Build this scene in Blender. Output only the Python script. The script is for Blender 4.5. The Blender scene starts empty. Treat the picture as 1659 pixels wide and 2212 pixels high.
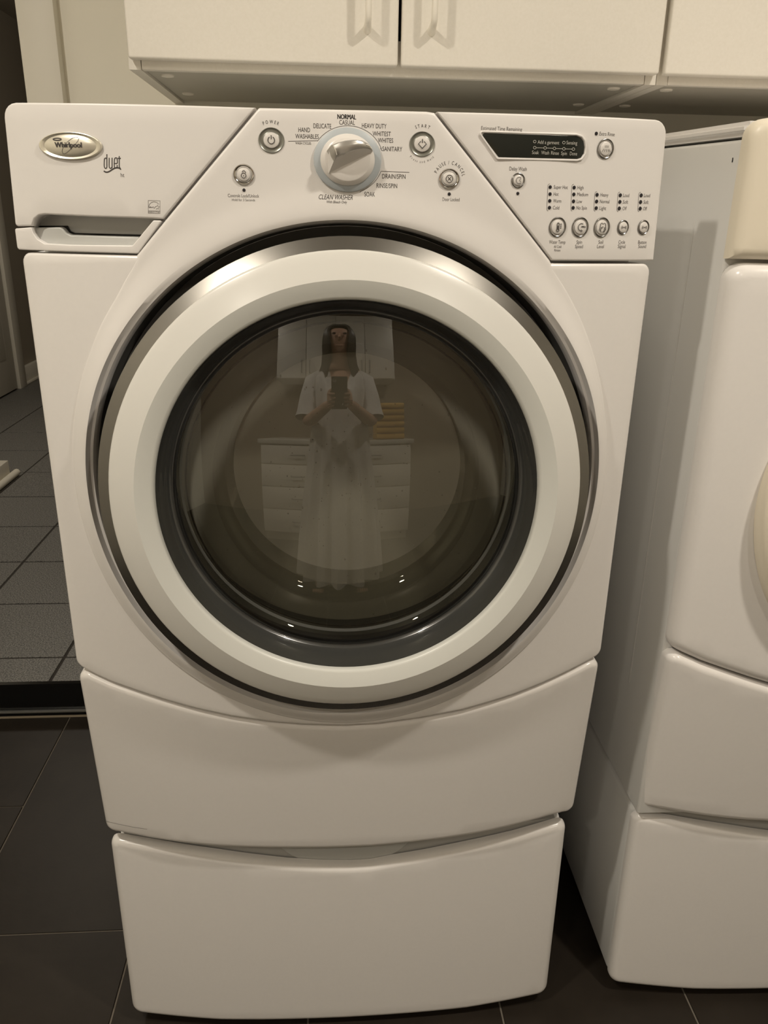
import bpy, bmesh, math, random
import numpy as np
from mathutils import Vector, Matrix
from mathutils.geometry import delaunay_2d_cdt

random.seed(4)
C = bpy.context.scene.collection
SC = bpy.context.scene
PI = math.pi

# ------------------------------------------------------------------ camera
F_PX, PITCH, YAW, ROLL = 1714.5, math.radians(20.228), math.radians(4.0325), math.radians(-1.0152)
EYE = Vector((-.016, -.912, 1.23))
cp, sp, cyw, syw = math.cos(PITCH), math.sin(PITCH), math.cos(YAW), math.sin(YAW)
FWD = Vector((syw * cp, cyw * cp, -sp)); RT0 = Vector((cyw, -syw, 0)); DN0 = FWD.cross(RT0)
RT = math.cos(ROLL) * RT0 + math.sin(ROLL) * DN0
DN = -math.sin(ROLL) * RT0 + math.cos(ROLL) * DN0
cam = bpy.data.cameras.new('camera'); cam_o = bpy.data.objects.new('camera', cam); C.objects.link(cam_o)
m = Matrix.Identity(4)
for i in range(3):
    m[i][0] = RT[i]; m[i][1] = -DN[i]; m[i][2] = -FWD[i]; m[i][3] = EYE[i]
cam_o.matrix_world = m
cam.sensor_fit = 'VERTICAL'; cam.sensor_height = 36; cam.lens = F_PX / 2212 * 36
cam.clip_start = .003; cam.clip_end = 60
SC.camera = cam_o

# ------------------------------------------------------------------ light and exposure
w = bpy.data.worlds.new('world'); SC.world = w; w.use_nodes = True
w.node_tree.nodes['Background'].inputs[0].default_value = (.9, .8, .65, 1)
w.node_tree.nodes['Background'].inputs[1].default_value = .0
SC.view_settings.view_transform = 'Standard'; SC.view_settings.look = 'None'
SC.view_settings.gamma = 1; SC.view_settings.use_curve_mapping = False
SC.view_settings.exposure = 0.0
WARM = (1.0, .915, .785)
LAMPS_AND_FILLS = [(-.88, -.78, 2.42, 18), (.86, -.75, 2.42, 18), (-.95, -2.0, 2.42, 8), (1.0, -2.0, 2.42, 8)]  # front pair are downlights; rear pair is fill added to brighten the lower fronts
HALL_FILL = (-1.3, 2.7, 2.15, 30)  # unseen fill light added to brighten the hall
for i, (x, y, z, p) in enumerate(LAMPS_AND_FILLS):
    l = bpy.data.lights.new('downlight', 'AREA'); l.shape = 'DISK'; l.size = .10; l.energy = p; l.color = WARM
    o = bpy.data.objects.new('downlight', l); o.location = (x, y, z - .012); C.objects.link(o)
l = bpy.data.lights.new('hall_fill', 'POINT'); l.shadow_soft_size = .10; l.energy = HALL_FILL[3]; l.color = WARM
o = bpy.data.objects.new('hall_fill', l); o.location = HALL_FILL[:3]; C.objects.link(o)
try:
    SC.cycles.use_denoising = True
    SC.cycles.max_bounces = 10; SC.cycles.transparent_max_bounces = 16
    SC.cycles.diffuse_bounces = 6; SC.cycles.glossy_bounces = 5
    SC.cycles.sample_clamp_indirect = 4
    SC.cycles.caustics_reflective = False; SC.cycles.caustics_refractive = False
except Exception:
    pass

# ------------------------------------------------------------------ materials
def mat(name, col, rough=.5, metal=0., spec=.5, noise=None, bump=None, coat=0., emit=None):
    M = bpy.data.materials.new(name); M.use_nodes = True
    nt = M.node_tree; b = nt.nodes['Principled BSDF']
    b.inputs['Base Color'].default_value = (*col, 1); b.inputs['Roughness'].default_value = rough
    b.inputs['Metallic'].default_value = metal; b.inputs['Specular IOR Level'].default_value = spec
    b.inputs['Coat Weight'].default_value = coat; b.inputs['Coat Roughness'].default_value = .04
    if emit:
        b.inputs['Emission Color'].default_value = (*col, 1); b.inputs['Emission Strength'].default_value = emit
    tc = None
    if noise or bump:
        tc = nt.nodes.new('ShaderNodeTexCoord')
    if noise:       # (scale, second colour, detail, contrast)
        n = nt.nodes.new('ShaderNodeTexNoise'); n.inputs['Scale'].default_value = noise[0]; n.inputs['Detail'].default_value = noise[2]
        r = nt.nodes.new('ShaderNodeMapRange'); c = noise[3]
        r.inputs[1].default_value = .5 - c; r.inputs[2].default_value = .5 + c
        x = nt.nodes.new('ShaderNodeMix'); x.data_type = 'RGBA'
        x.inputs[6].default_value = (*col, 1); x.inputs[7].default_value = (*noise[1], 1)
        nt.links.new(tc.outputs['Object'], n.inputs['Vector']); nt.links.new(n.outputs[0], r.inputs[0])
        nt.links.new(r.outputs[0], x.inputs[0]); nt.links.new(x.outputs[2], b.inputs['Base Color'])
    if bump:        # (scale, strength, distance)
        n = nt.nodes.new('ShaderNodeTexNoise'); n.inputs['Scale'].default_value = bump[0]; n.inputs['Detail'].default_value = 3
        bp = nt.nodes.new('ShaderNodeBump'); bp.inputs['Strength'].default_value = bump[1]; bp.inputs['Distance'].default_value = bump[2]
        nt.links.new(tc.outputs['Object'], n.inputs['Vector']); nt.links.new(n.outputs[0], bp.inputs['Height'])
        nt.links.new(bp.outputs[0], b.inputs['Normal'])
    return M

def glass_mat(name, tint, gloss_min, rough=.0, film=0.):
    """clear or tinted thin glass: transparent body with a Fresnel reflection on it"""
    M = bpy.data.materials.new(name); M.use_nodes = True
    nt = M.node_tree; nt.nodes.clear()
    out = nt.nodes.new('ShaderNodeOutputMaterial'); mx = nt.nodes.new('ShaderNodeMixShader')
    tr = nt.nodes.new('ShaderNodeBsdfTransparent'); gl = nt.nodes.new('ShaderNodeBsdfGlossy')
    tr.inputs[0].default_value = (*tint, 1); gl.inputs['Roughness'].default_value = rough
    fa = nt.nodes.new('ShaderNodeLayerWeight'); fa.inputs[0].default_value = .5      # Schlick reflection, the same from both sides
    lw = nt.nodes.new('ShaderNodeMath'); lw.operation = 'POWER'; lw.inputs[1].default_value = 5
    nt.links.new(fa.outputs['Facing'], lw.inputs[0])
    ad = nt.nodes.new('ShaderNodeMath'); ad.operation = 'MULTIPLY_ADD'; ad.use_clamp = True
    ad.inputs[1].default_value = .95; ad.inputs[2].default_value = gloss_min
    nt.links.new(lw.outputs[0], ad.inputs[0]); nt.links.new(ad.outputs[0], mx.inputs[0])
    nt.links.new(tr.outputs[0], mx.inputs[1]); nt.links.new(gl.outputs[0], mx.inputs[2])
    if film:                        # dried soap film: a thin diffuse veil, streaky
        df = nt.nodes.new('ShaderNodeBsdfDiffuse'); df.inputs[0].default_value = (.8, .78, .72, 1)
        tc = nt.nodes.new('ShaderNodeTexCoord'); n = nt.nodes.new('ShaderNodeTexNoise'); n.inputs['Scale'].default_value = 14; n.inputs['Detail'].default_value = 4
        mp = nt.nodes.new('ShaderNodeMapping'); mp.inputs['Scale'].default_value = (3, 1, .35)
        r = nt.nodes.new('ShaderNodeMapRange'); r.inputs[1].default_value = .3; r.inputs[2].default_value = .7; r.inputs[3].default_value = film * .75; r.inputs[4].default_value = film * 1.25
        m2 = nt.nodes.new('ShaderNodeMixShader')
        nt.links.new(tc.outputs['Object'], mp.inputs[0]); nt.links.new(mp.outputs[0], n.inputs['Vector']); nt.links.new(n.outputs[0], r.inputs[0])
        nt.links.new(r.outputs[0], m2.inputs[0]); nt.links.new(mx.outputs[0], m2.inputs[1]); nt.links.new(df.outputs[0], m2.inputs[2]); mx = m2
    nt.links.new(mx.outputs[0], out.inputs[0])
    return M

M = {}
M['enamel'] = mat('white enamel', (.80, .775, .755), .22, noise=(180, (.815, .79, .77), 2, .3), bump=(420, .03, .0006))
M['sheet'] = mat('painted steel side', (.72, .715, .70), .28)
M['panel'] = mat('white control panel plastic', (.79, .765, .745), .36, bump=(900, .05, .0004))
M['ring_white'] = mat('door ring plastic', (.70, .69, .655), .25)
M['band'] = mat('door inner band', (.66, .665, .63), .3)
M['steel'] = mat('brushed steel', (.215, .205, .188), .25, .93)
M['chrome'] = mat('chrome', (.62, .60, .57), .12, 1.0)
M['darkchrome'] = mat('smoked chrome', (.30, .29, .275), .22, 1.0)
M['grey_ring'] = mat('blue grey plastic', (.46, .50, .53), .35)
M['knob'] = mat('knob white plastic', (.74, .71, .68), .25)
M['silver'] = mat('silver paint', (.52, .50, .47), .30, .75)
M['ink'] = mat('dark grey print', (.055, .048, .045), .6)
M['ink_soft'] = mat('grey print', (.16, .145, .14), .6)
M['ink_light'] = mat('pale print', (.50, .49, .44), .6)
M['black'] = mat('black plastic', (.012, .012, .012), .35)
M['void'] = mat('dark recess', (.010, .009, .008), .8)  # near black for the painted tray shade and the side slot
M['recess'] = mat('recess plastic', (.42, .415, .40), .4)
M['recess_dark'] = mat('dark grey recess', (.13, .125, .115), .5)
M['greyplastic'] = mat('grey tray plastic', (.50, .505, .49), .35)
M['led'] = mat('unlit indicator', (.02, .018, .022), .3)
M['display'] = mat('smoked display window', (.018, .021, .018), .12)
M['badge'] = mat('badge champagne', (.72, .68, .58), .30, .6)
M['rubber'] = mat('grey rubber boot', (.055, .057, .056), .4)
def brushed(M_):
    nt = M_.node_tree; b = nt.nodes['Principled BSDF']; t = nt.nodes.new('ShaderNodeTangent'); t.direction_type = 'RADIAL'; t.axis = 'Y'
    b.inputs['Anisotropic'].default_value = .7; nt.links.new(t.outputs[0], b.inputs['Tangent'])
brushed(M['steel'])
M['drum'] = None
M['window'] = glass_mat('smoked door window', (.50, .485, .43), .115)
M['bowl'] = glass_mat('clear glass bowl', (.70, .70, .66), .10, film=.015)
M['bowl_end'] = glass_mat('filmed glass bowl end', (.70, .70, .66), .14, film=.165)
M['rimglass'] = mat('dark glossy rim', (.040, .041, .039), .2, spec=.6, coat=.6)
M['water'] = glass_mat('water drop', (.75, .74, .70), .10)
M['cream'] = mat('yellowed plastic', (.80, .735, .61), .35)
M['cabinet'] = mat('cabinet laminate', (.82, .785, .72), .42, noise=(260, (.785, .75, .68), 3, .25))
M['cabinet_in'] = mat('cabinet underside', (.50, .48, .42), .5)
M['handle'] = mat('white handle', (.82, .78, .70), .3)
M['wall'] = mat('painted wall', (.86, .83, .735), .75, noise=(3.0, (.83, .80, .705), 3, .3), bump=(260, .08, .001))
M['trimw'] = mat('painted trim', (.74, .71, .63), .5)
M['ceiling'] = mat('ceiling paint', (.78, .75, .69), .8)
M['slate'] = mat('slate floor tile', (.0165, .0125, .009), .45, spec=.22, noise=(9, (.025, .0195, .0145), 6, .22), bump=(60, .12, .002))
M['grout'] = mat('laundry grout', (.15, .13, .105), .8)
M['speckle'] = mat('speckled hall tile', (.07, .07, .069), .5, noise=(260, (.27, .265, .25), 2, .13))
M['hall_grout'] = mat('hall grout', (.035, .030, .025), .8)
M['blackstone'] = mat('polished black riser', (.006, .006, .006), .12)
M['metaltrim'] = mat('aluminium trim', (.30, .30, .29), .4, .8)
M['beige'] = mat('beige trim', (.30, .25, .18), .5)
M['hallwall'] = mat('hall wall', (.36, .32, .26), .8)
M['counter'] = mat('counter laminate', (.62, .60, .55), .3)
M['wall_shade'] = mat('brown shaded wall', (.30, .24, .18), .6)
M['towel'] = mat('mustard towel', (.62, .38, .09), .9, bump=(300, .5, .004))
M['skin'] = mat('skin', (.55, .33, .23), .5)
M['hair'] = mat('dark hair', (.025, .017, .012), .45)
M['dress'] = mat('white cotton', (.74, .72, .70), .85, noise=(60, (.62, .60, .58), 4, .2))
M['phone'] = mat('phone glass', (.05, .045, .04), .15)
M['eye'] = mat('eye', (.05, .03, .02), .1)
M['lamp'] = mat('lamp diffuser', (1.0, .85, .65), .5, emit=3)

def drum_mat():
    Md = mat('perforated steel', (.33, .32, .30), .33, 1.0); nt = Md.node_tree; b = nt.nodes['Principled BSDF']
    tc = nt.nodes.new('ShaderNodeTexCoord'); v = nt.nodes.new('ShaderNodeTexVoronoi'); v.inputs['Scale'].default_value = 75
    v.inputs['Randomness'].default_value = .15
    r = nt.nodes.new('ShaderNodeMapRange'); r.inputs[1].default_value = .24; r.inputs[2].default_value = .30
    x = nt.nodes.new('ShaderNodeMix'); x.data_type = 'RGBA'; x.inputs[6].default_value = (.02, .02, .02, 1); x.inputs[7].default_value = (.33, .32, .30, 1)
    nt.links.new(tc.outputs['Object'], v.inputs['Vector']); nt.links.new(v.outputs['Distance'], r.inputs[0])
    nt.links.new(r.outputs[0], x.inputs[0]); nt.links.new(x.outputs[2], b.inputs['Base Color'])
    return Md
M['drum'] = drum_mat()
M['baffle'] = mat('pale grey baffle', (.62, .61, .57), .25, spec=.6)
M['drumback'] = mat('drum back steel', (.60, .58, .54), .35, .9)

# ------------------------------------------------------------------ helpers
def thing(name, label, cat, loc=(0, 0, 0), group=None):
    o = bpy.data.objects.new(name, None); C.objects.link(o); o.location = loc
    o['label'] = label; o['category'] = cat; o.empty_display_size = .05
    if group: o['group'] = group
    return o

def base_of(parent):
    b = Vector((0, 0, 0)); p = parent
    while p is not None:
        b += p.location; p = p.parent
    return b

def obj(name, verts, faces, material, parent=None, smooth=35, kind=None, label=None):
    """one mesh object; verts are given in world metres"""
    b = base_of(parent)
    me = bpy.data.meshes.new(name)
    me.from_pydata([tuple(Vector(v) - b) for v in verts], [], [tuple(f) for f in faces])
    bm = bmesh.new(); bm.from_mesh(me); bmesh.ops.recalc_face_normals(bm, faces=bm.faces); bm.to_mesh(me); bm.free()
    return finish(name, me, material, parent, smooth, kind, label)

def finish(name, me, material, parent, smooth, kind=None, label=None):
    if smooth:
        me.shade_smooth(); me.set_sharp_from_angle(angle=math.radians(smooth))
    me.materials.append(M[material] if isinstance(material, str) else material)
    o = bpy.data.objects.new(name, me); C.objects.link(o)
    if parent is not None: o.parent = parent
    if kind: o['kind'] = kind
    if label: o['label'] = label
    return o

def bm_obj(name, bm, material, parent=None, smooth=35, kind=None, label=None):
    b = base_of(parent)
    if b.length: bmesh.ops.translate(bm, verts=bm.verts, vec=-b)
    me = bpy.data.meshes.new(name); bm.to_mesh(me); bm.free()
    return finish(name, me, material, parent, smooth, kind, label)

def add_box(bm, lo, hi, bevel=0., seg=2):
    x0, y0, z0 = lo; x1, y1, z1 = hi
    vs = [bm.verts.new(p) for p in ((x0,y0,z0),(x1,y0,z0),(x1,y1,z0),(x0,y1,z0),(x0,y0,z1),(x1,y0,z1),(x1,y1,z1),(x0,y1,z1))]
    fs = [bm.faces.new([vs[i] for i in f]) for f in ((0,3,2,1),(4,5,6,7),(0,1,5,4),(1,2,6,5),(2,3,7,6),(3,0,4,7))]
    if bevel:
        es = list({e for f in fs for e in f.edges})
        bmesh.ops.bevel(bm, geom=es, offset=bevel, segments=seg, affect='EDGES', profile=.5)

def box(name, lo, hi, material, parent=None, bevel=0., seg=2, kind=None, label=None):
    bm = bmesh.new(); add_box(bm, lo, hi, bevel, seg)
    return bm_obj(name, bm, material, parent, 35, kind, label)

def structure(name, lo, hi, material, bevel=0.):
    return box(name, lo, hi, material, None, bevel, kind='structure')

def lathe(name, frame, prof, material, parent=None, n=64, smooth=35, label=None, kind=None, a0=0., a1=2*PI, sq=(1, 1)):
    """prof: (radius, height along frame normal); frame: origin, u, v, normal"""
    O, u, v, nn = frame; vs, fs = [], []
    full = abs(a1 - a0 - 2*PI) < 1e-6; m = n if full else n + 1
    for r, h in prof:
        for i in range(m):
            a = a0 + (a1 - a0) * i / n
            vs.append(O + u * (r * math.cos(a) * sq[0]) + v * (r * math.sin(a) * sq[1]) + nn * h)
    for j in range(len(prof) - 1):
        for i in range(n):
            i2 = (i + 1) % m
            fs.append((j*m + i, j*m + i2, (j+1)*m + i2, (j+1)*m + i))
    if full:
        if prof[0][0] < 1e-6 or prof[-1][0] < 1e-6:
            pass
    bm = bmesh.new(); bv = [bm.verts.new(p) for p in vs]
    for f in fs: bm.faces.new([bv[k] for k in f])
    bmesh.ops.remove_doubles(bm, verts=bm.verts, dist=1e-7)
    bmesh.ops.recalc_face_normals(bm, faces=bm.faces)
    return bm_obj(name, bm, material, parent, smooth, kind, label)

def tube_bm(bm, pts, radii, n=10, cap=True):
    pts = [Vector(p) for p in pts]
    if not hasattr(radii, '__len__'): radii = [radii] * len(pts)
    rings = []; up = None
    for i, p in enumerate(pts):
        t = (pts[min(i+1, len(pts)-1)] - pts[max(i-1, 0)]).normalized()
        if up is None: up = Vector((0, 0, 1)) if abs(t.z) < .9 else Vector((1, 0, 0))
        a = (up - t * up.dot(t)).normalized(); b = t.cross(a); up = a
        rings.append([bm.verts.new(p + (a * math.cos(2*PI*k/n) + b * math.sin(2*PI*k/n)) * radii[i]) for k in range(n)])
    for i in range(len(rings) - 1):
        for k in range(n):
            bm.faces.new((rings[i][k], rings[i][(k+1) % n], rings[i+1][(k+1) % n], rings[i+1][k]))
    if cap:
        bm.faces.new(rings[0][::-1]); bm.faces.new(rings[-1])

def tube(name, pts, radii, material, parent=None, n=10, label=None, kind=None):
    bm = bmesh.new(); tube_bm(bm, pts, radii, n); bmesh.ops.recalc_face_normals(bm, faces=bm.faces)
    return bm_obj(name, bm, material, parent, 40, kind, label)

# ---- the bowed front of an appliance: y as a function of x and z
HW = .343
def S(x, z=0, b=.036, n=3.2, y0=0., xc=0.): return y0 - b * (1 - min(1.0, abs((x - xc) / HW)) ** n)
def S_low(x, z): return S(x) + .022 * (.66 - z) / .24
def S_draw(x, z): return S(x, z, .02, 2.5, .03)

def photo(px, py, surf=S):
    """point of the surface y = surf(x, z) that a sight line of the photograph meets -> (x, z)"""
    d = FWD + RT * ((px - 829.5) / F_PX) + DN * ((py - 1106.) / F_PX); y = 0.
    for _ in range(12):
        p = EYE + d * ((y - EYE.y) / d.y); y = surf(p.x, p.z)
    return p.x, p.z

def rounded(pts, n=5):
    """pts: (x, z) or (x, z, radius) -> polygon with rounded corners"""
    out = []; N = len(pts)
    for i, p in enumerate(pts):
        P = Vector(p[:2]); r = p[2] if len(p) > 2 else 0
        if not r: out.append(P); continue
        a = (Vector(pts[i-1][:2]) - P); b = (Vector(pts[(i+1) % N][:2]) - P)
        a.normalize(); b.normalize(); ang = a.angle(b); t = r / math.tan(ang / 2)
        c = P + (a + b).normalized() * (r / math.sin(ang / 2))
        s0 = P + a * t - c; s1 = P + b * t - c; th = s0.angle_signed(s1)
        for k in range(n + 1):
            q = s0.copy(); q.rotate(Matrix.Rotation(-th * k / n, 2)); out.append(c + q)
    return out

def resample(poly, step):
    out = []
    for i, p in enumerate(poly):
        q = poly[(i+1) % len(poly)]; L = (q - p).length; k = max(1, int(L / step))
        for j in range(k): out.append(p.lerp(q, j / k))
    return out

def panel(name, pts, surf, thick, bevel, material, parent, step=.012, proud=0., side=None, label=None, seg=4, cut=.016):
    """moulded panel: outline in (x, z), bowed by surf, rounded front edge, returned sides"""
    poly = resample([Vector(p) for p in pts], step); N = len(poly)
    area = sum(poly[i].x * poly[(i+1) % N].y - poly[(i+1) % N].x * poly[i].y for i in range(N))
    if area < 0: poly.reverse()
    nrm = []
    for i in range(N):
        e0 = (poly[i] - poly[i-1]).normalized(); e1 = (poly[(i+1) % N] - poly[i]).normalized()
        n0 = Vector((-e0.y, e0.x)); n1 = Vector((-e1.y, e1.x)); b = (n0 + n1)
        b = b.normalized() if b.length > 1e-6 else n0
        nrm.append(b / max(.45, b.dot(n0)))
    loops = [(0., thick), (0., bevel)]
    for k in range(1, seg + 1):
        a = PI / 2 * k / seg; loops.append((bevel * (1 - math.cos(a)), bevel * (1 - math.sin(a))))
    V, F = [], []
    for off, dep in loops:
        V += [(poly[i].x + nrm[i].x * off, dep, poly[i].y + nrm[i].y * off) for i in range(N)]
    for j in range(len(loops) - 1):
        for i in range(N):
            i2 = (i + 1) % N; F.append((j*N + i, j*N + i2, (j+1)*N + i2, (j+1)*N + i))
    # front face: constrained triangulation with a grid of inner points so that it can bow
    k0 = (len(loops) - 1) * N; rim = [Vector((V[k0 + i][0], V[k0 + i][2])) for i in range(N)]
    xs = [p.x for p in rim]; zs_ = [p.y for p in rim]; pts2 = list(rim)
    def inside(p):
        c = False
        for i in range(N):
            q, r = rim[i], rim[i-1]
            if (q.y > p.y) != (r.y > p.y) and p.x < (r.x - q.x) * (p.y - q.y) / (r.y - q.y) + q.x: c = not c
        return c
    x = min(xs) + cut
    while x < max(xs):
        z = min(zs_) + cut
        while z < max(zs_):
            p = Vector((x, z))
            if inside(p) and min((p - q).length_squared for q in rim) > (cut * .45) ** 2: pts2.append(p)
            z += cut
        x += cut
    ov, _, of, orig, _, _ = delaunay_2d_cdt(pts2, [], [list(range(N))], 1, 1e-7)
    idx = {}
    for i, p in enumerate(ov):
        src = [o_ for o_ in orig[i] if o_ < N]
        if src: idx[i] = k0 + src[0]
        else: idx[i] = len(V); V.append((p.x, 0., p.y))
    for f in of: F.append(tuple(idx[i] for i in f))
    V = [(v[0], v[1] + surf(v[0], v[2]) - proud, v[2]) for v in V]
    return obj(name, V, F, material, parent, 40, None, label)

def frame_at(x, z, surf=S, proud=0.):
    e = 1e-3; dx = (surf(x + e, z) - surf(x - e, z)) / (2 * e)
    nn = Vector((dx, -1, 0)).normalized(); u = Vector((1, dx, 0)).normalized(); v = Vector((0, 0, 1))
    return Vector((x, surf(x, z), z)) + nn * proud, u, v, nn

def flat_mesh(name, polys, surf, material, parent, proud=.00015, label=None, kind=None):
    """printed marks: polygons in (x, z) laid on the surface"""
    vs, fs = [], []
    for P in polys:
        k = len(vs); vs += [(p[0], surf(p[0], p[1]) - proud, p[1]) for p in P]; fs.append(tuple(range(k, k + len(P))))
    return obj(name, vs, fs, material, parent, 0, kind, label)

def stroke_polys(pts, w):
    pts = [Vector(p) for p in pts]; out = []; L, R = [], []
    for i, p in enumerate(pts):
        t = (pts[min(i+1, len(pts)-1)] - pts[max(0, i-1)]).normalized(); nn = Vector((-t.y, t.x)) * w / 2
        L.append(p + nn); R.append(p - nn)
    return [(L[i], R[i], R[i+1], L[i+1]) for i in range(len(pts) - 1)]

def circle_pts(c, r, a0=0, a1=2*PI, n=20, ry=None):
    return [(c[0] + r * math.cos(a0 + (a1-a0)*i/n), c[1] + (ry or r) * math.sin(a0 + (a1-a0)*i/n)) for i in range(n + 1)]

_font_cache = {}
def glyphs(s, bold):
    key = (s, bold)
    if key not in _font_cache:
        cu = bpy.data.curves.new('t', 'FONT'); cu.body = s; cu.size = 1; cu.resolution_u = 3; cu.offset = bold
        o = bpy.data.objects.new('t', cu); me = bpy.data.meshes.new_from_object(o)
        vs = [(v.co.x, v.co.y) for v in me.vertices]; fs = [tuple(p.vertices) for p in me.polygons]
        bpy.data.objects.remove(o); bpy.data.curves.remove(cu); bpy.data.meshes.remove(me)
        _font_cache[key] = (vs, fs)
    return _font_cache[key]
CAP = max(v[1] for v in glyphs('H', 0)[0])

def px_scale(px, py, surf):
    a = photo(px - 2, py, surf); b = photo(px + 2, py, surf); c = photo(px, py - 2, surf); d = photo(px, py + 2, surf)
    return abs(b[0] - a[0]) / 4, abs(c[1] - d[1]) / 4

def lettering(s, px, base, wpx, cap, surf, parent, material='ink', bold=0., slant=0., name='lettering', proud=.00015):
    """one line of print: centre, baseline, width and capital height as measured on the photograph"""
    vs, fs = glyphs(s, 0.)
    if bold:                        # heavier weight: the same outlines struck three times side by side
        n0 = len(vs); fs = fs + [tuple(i + n0 * k for i in f) for k in (1, 2) for f in fs]; vs = vs + [(v[0] + bold * k, v[1]) for k in (1, 2) for v in vs]
    x0 = min(v[0] for v in vs); x1 = max(v[0] for v in vs)
    mx, mz = px_scale(px, base, surf); X, Z = photo(px, base, surf)
    sx = wpx * mx / (x1 - x0); sz = cap * mz / CAP
    out = []
    for v in vs:
        x = X + (v[0] - (x0 + x1) / 2) * sx + slant * v[1] * sz; z = Z + v[1] * sz
        out.append((x, surf(x, z) - proud, z))
    return obj(name, out, fs, material, parent, 0)

def arc_lettering(s, c, r, a_mid, span, cap_m, surf, parent, material='ink', inward=False, cond=.72, name='lettering', bold=0.):
    """print set on a circle of radius r (m) about c=(x, z); a_mid in degrees"""
    ws = [(max(v[0] for v in glyphs(ch, bold)[0]) if ch != ' ' else .25) + .10 for ch in s]
    tot = sum(ws); acc = 0; out, F = [], []
    for ch, wd in zip(s, ws):
        f = (acc + wd / 2) / tot - .5; acc += wd
        if ch == ' ': continue
        a = math.radians(a_mid + (f * span if inward else -f * span))
        ux, uz = (math.sin(a), -math.cos(a)) if not inward else (-math.sin(a), math.cos(a))
        vx, vz = (math.cos(a), math.sin(a)) if not inward else (-math.cos(a), -math.sin(a))
        vs, fs = glyphs(ch, bold); x0 = min(v[0] for v in vs); x1 = max(v[0] for v in vs); k = len(out); sc = cap_m / CAP
        for v in vs:
            gx = (v[0] - (x0 + x1) / 2) * sc * cond; gz = v[1] * sc
            x = c[0] + r * math.cos(a) + gx * ux + gz * vx; z = c[1] + r * math.sin(a) + gx * uz + gz * vz
            out.append((x, surf(x, z) - .00015, z))
        F += [tuple(i + k for i in f_) for f_ in fs]
    return obj(name, out, F, material, parent, 0)

def strokes(name, lines, wpx, surf, parent, material='ink', proud=.00015):
    """thin printed lines, each a list of photograph points"""
    P = []
    for L in lines:
        mx, mz = px_scale(L[0][0], L[0][1], surf)
        P += stroke_polys([photo(a, b, surf) for a, b in L], wpx * mx)
    return flat_mesh(name, P, surf, material, parent, proud)

exec_parts = []
# ================================================================== SETTING
WY = .88          # face of the wall behind the machines
HZ = .089         # level of the hall floor
# laundry floor: slate tiles over a grout bed
floor = structure('floor', (-1.9, -2.9, -.05), (2.4, .905, -.0025), 'grout')
g = .0035; cols = [-.70 + .32 * k for k in range(-4, 10)]
for k in range(-4, 9):
    x0, x1 = -.70 + .32 * k, -.70 + .32 * (k + 1)
    off = .216 if k % 2 == 0 else .557
    ys = [off + .68 * j for j in range(-6, 3)]
    for y0, y1 in zip(ys[:-1], ys[1:]):
        a, b = max(y0, -2.9), min(y1, .893)
        if b - a < .02 or x0 > 2.3: continue
        bm = bmesh.new(); add_box(bm, (x0 + g/2, a + g/2, -.012), (x1 - g/2, b - g/2, random.uniform(-.0003, .0002)), .0008, 1)
        bm_obj('floor_tile', bm, 'slate', floor, 35)
# hall floor, one step up
hall = structure('floor_hall', (-3.4, .925, -.05), (.6, 6.6, HZ - .003), 'hall_grout')
rows = [.926, 1.046, 1.375, 1.701, 2.042, 2.396, 2.748, 3.123, 3.489, 3.898, 4.30, 4.70, 5.10, 5.50, 5.90, 6.3]
hcols = [-3.26, -2.90, -2.54, -2.19, -1.835, -1.45, -1.09, -.75, -.40, -.05, .30]
for y0, y1 in zip(rows[:-1], rows[1:]):
    for x0, x1 in zip(hcols[:-1], hcols[1:]):
        if x0 > -.4 and y0 > 2: continue
        bm = bmesh.new(); add_box(bm, (x0 + .004, y0 + (.004 if y0 > 1 else 0), HZ - .012), (x1 - .004, y1 - .004, HZ + random.uniform(-.0006, .0004)), .001, 1)
        bm_obj('hall_tile', bm, 'speckle', hall, 35)
structure('trim_1', (-1.5, .912, .0), (-.55, .925, HZ - .001), 'blackstone')           # riser of the step
structure('trim_2', (-1.5, .902, .006), (-.55, .912, .013), 'metaltrim', .002)
structure('trim_3', (-1.5, .893, -.002), (-.55, .899, .0015), 'beige', .0005)
# walls of the laundry room
structure('wall_back', (-.58, WY, 0), (2.4, WY + .12, 2.42), 'wall')
structure('wall_back_header', (-1.42, WY, 2.06), (-.58, WY + .12, 2.42), 'wall')
structure('wall_back_left', (-1.72, WY, 0), (-1.42, WY + .12, 2.42), 'wall')
structure('wall_left', (-1.84, -2.9, 0), (-1.72, WY + .12, 2.42), 'wall')
structure('wall_right', (2.3, -2.9, 0), (2.42, WY, 2.42), 'wall')
structure('wall_front', (-1.84, -3.0, 0), (2.42, -2.88, 2.42), 'wall_shade')  # browned to put the shade of the upper cabinet into its colour
structure('ceiling', (-1.84, -3.0, 2.42), (2.42, WY + .12, 2.5), 'ceiling')
structure('trim_4', (-.602, WY - .026, 0), (-.532, WY + .13, 2.13), 'trimw', .002)       # right casing of the doorway
structure('trim_5', (-1.49, WY - .026, 0), (-1.42, WY + .13, 2.13), 'trimw', .002)
structure('trim_6', (-1.42, WY - .0255, 2.06), (-.602, WY + .129, 2.13), 'trimw', .002)
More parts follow.
